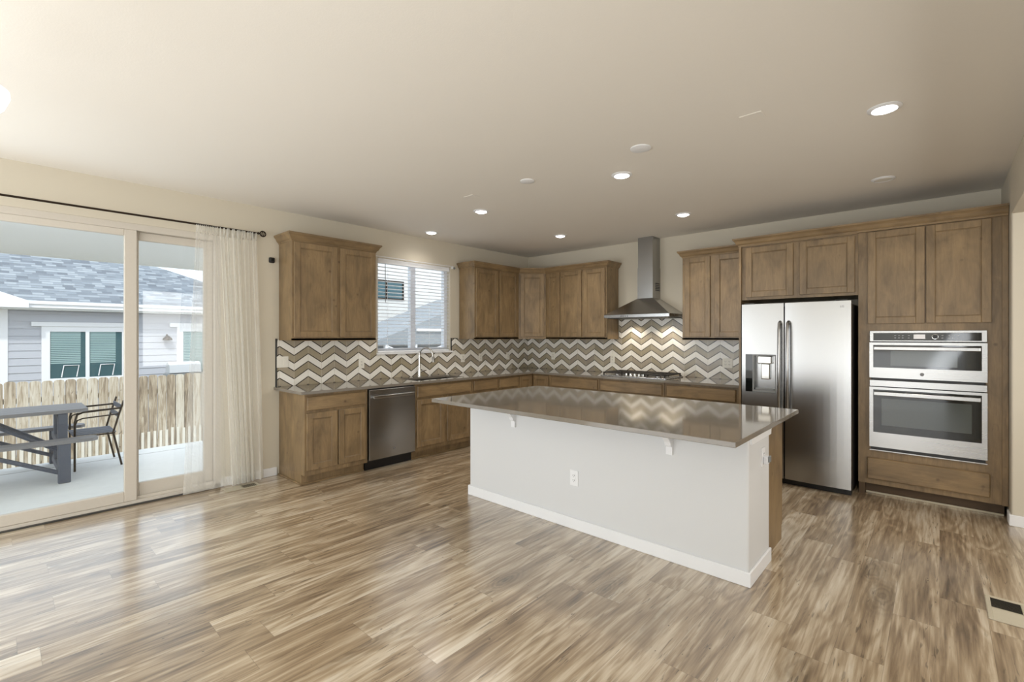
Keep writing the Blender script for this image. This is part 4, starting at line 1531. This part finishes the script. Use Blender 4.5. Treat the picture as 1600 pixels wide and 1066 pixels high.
f = ext_window(t, -5.28, -3.72, 0.36, 1.66, True)
m = MB()
for a in (-4.95, -4.30):
    m.tube([(HX + 0.03, a, 0.48), (HX + 0.03, a + 0.04, 0.75), (HX + 0.03, a + 0.30, 0.75), (HX + 0.03, a + 0.26, 0.48)], 0.012, 6)
finish('sill_frames', m, 'ext_white', f)
ext_window(t, -2.72, -1.5, 0.1, 1.68, False)
w_ = thing('wall_lantern', 'small dark outdoor wall lamp on the neighbour siding', 'lamp', (HX + 0.07, -2.95, 1.30))
finish('arm', MB().tube([(HX + 0.016, -2.95, 1.42), (HX + 0.08, -2.95, 1.47), (HX + 0.14, -2.95, 1.44)], 0.02, 8), 'bronze', w_)
finish('lamp_head', MB().lathe([(0.03, 1.44), (0.10, 1.38), (0.11, 1.33), (0.02, 1.32)], (HX + 0.14, -2.95, 0), 16), 'bronze', w_)
# barbecue behind the fence
w_ = thing('grill', 'grey covered barbecue grill standing behind the fence', 'grill', (-7.6, -3.0, -1.25))
finish('firebox', MB().box(-7.85, -7.45, -3.45, -2.75, 0.25, 0.62, 0.05, 3), 'grey_mid', w_)
finish('lid', MB().prism([(-7.85, 0.62), (-7.45, 0.62), (-7.50, 0.80), (-7.65, 0.86), (-7.80, 0.80)], 1, -3.40, -2.80), 'ink', w_)
finish('cart', MB().box(-7.80, -7.50, -3.35, -2.85, -1.25, 0.25), 'grey_dark', w_)
finish('side_shelf', MB().box(-7.82, -7.48, -2.75, -2.45, 0.50, 0.54), 'grey_mid', w_)

# two-storey neighbour seen through the sink window
t = thing('neighbour_house', 'white two-storey neighbour house seen through the sink window blind', 'house', (-15, 5.5, -1.25))
finish('wall', MB().box(-20, -13, 1.8, 13.5, -1.25, 6.6), 'siding2', t)
def dark_window(x, y0, y1, z0, z1):
    m = MB()
    for a, b_, c, d in ((y0, y0 + 0.07, z0, z1), (y1 - 0.07, y1, z0, z1), (y0, y1, z0, z0 + 0.07), (y0, y1, z1 - 0.07, z1), ((y0 + y1) / 2 - 0.03, (y0 + y1) / 2 + 0.03, z0, z1)):
        m.box(x, x + 0.05, a, b_, c, d)
    f = finish('window', m, 'bronze', t)
    finish('pane', MB().box(x, x + 0.02, y0 + 0.07, y1 - 0.07, z0 + 0.07, z1 - 0.07), 'ext_glass', f)
dark_window(-13, 4.75, 6.55, 3.04, 3.90)
m = MB()
m.hexa([(-20.4, 1.4, 6.6), (-12.6, 1.4, 6.6), (-12.6, 13.9, 6.6), (-20.4, 13.9, 6.6)],
       [(-17, 4.5, 8.6), (-16, 4.5, 8.6), (-16, 11, 8.6), (-17, 11, 8.6)])
finish('roof', m, 'shingle', t)
t = thing('garden_shelter', 'low grey gabled shelter with white posts outside the sink window', 'shelter', (-8.6, 6.0, -1.25))
m = MB(); m.prism([(1.7, 1.16), (11.3, 1.16), (11.3, 1.24), (6.5, 2.94), (1.7, 1.24)], 0, -10.5, -7.6)
finish('roof', m, 'shelter_grey', t)
finish('fascia', MB().box(-7.6, -7.52, 3.3, 9.9, 1.60, 1.69), 'ext_white', t)
for yy in (2.2, 3.3, 4.6, 6.4, 9.3):
    finish('post', MB().box(-7.72, -7.60, yy - 0.05, yy + 0.05, -1.25, 1.16), 'ext_white', t)
for y0_, y1_ in ((2.2, 3.2), (4.55, 3.4), (4.65, 6.3)):
    finish('brace', MB().tube([(-7.66, y0_, 1.14), (-7.66, y1_, 0.72)], 0.035, 6), 'ext_white', t)
finish('back_wall', MB().box(-10.4, -10.3, 1.9, 11.2, -1.25, 1.16), 'siding', t)
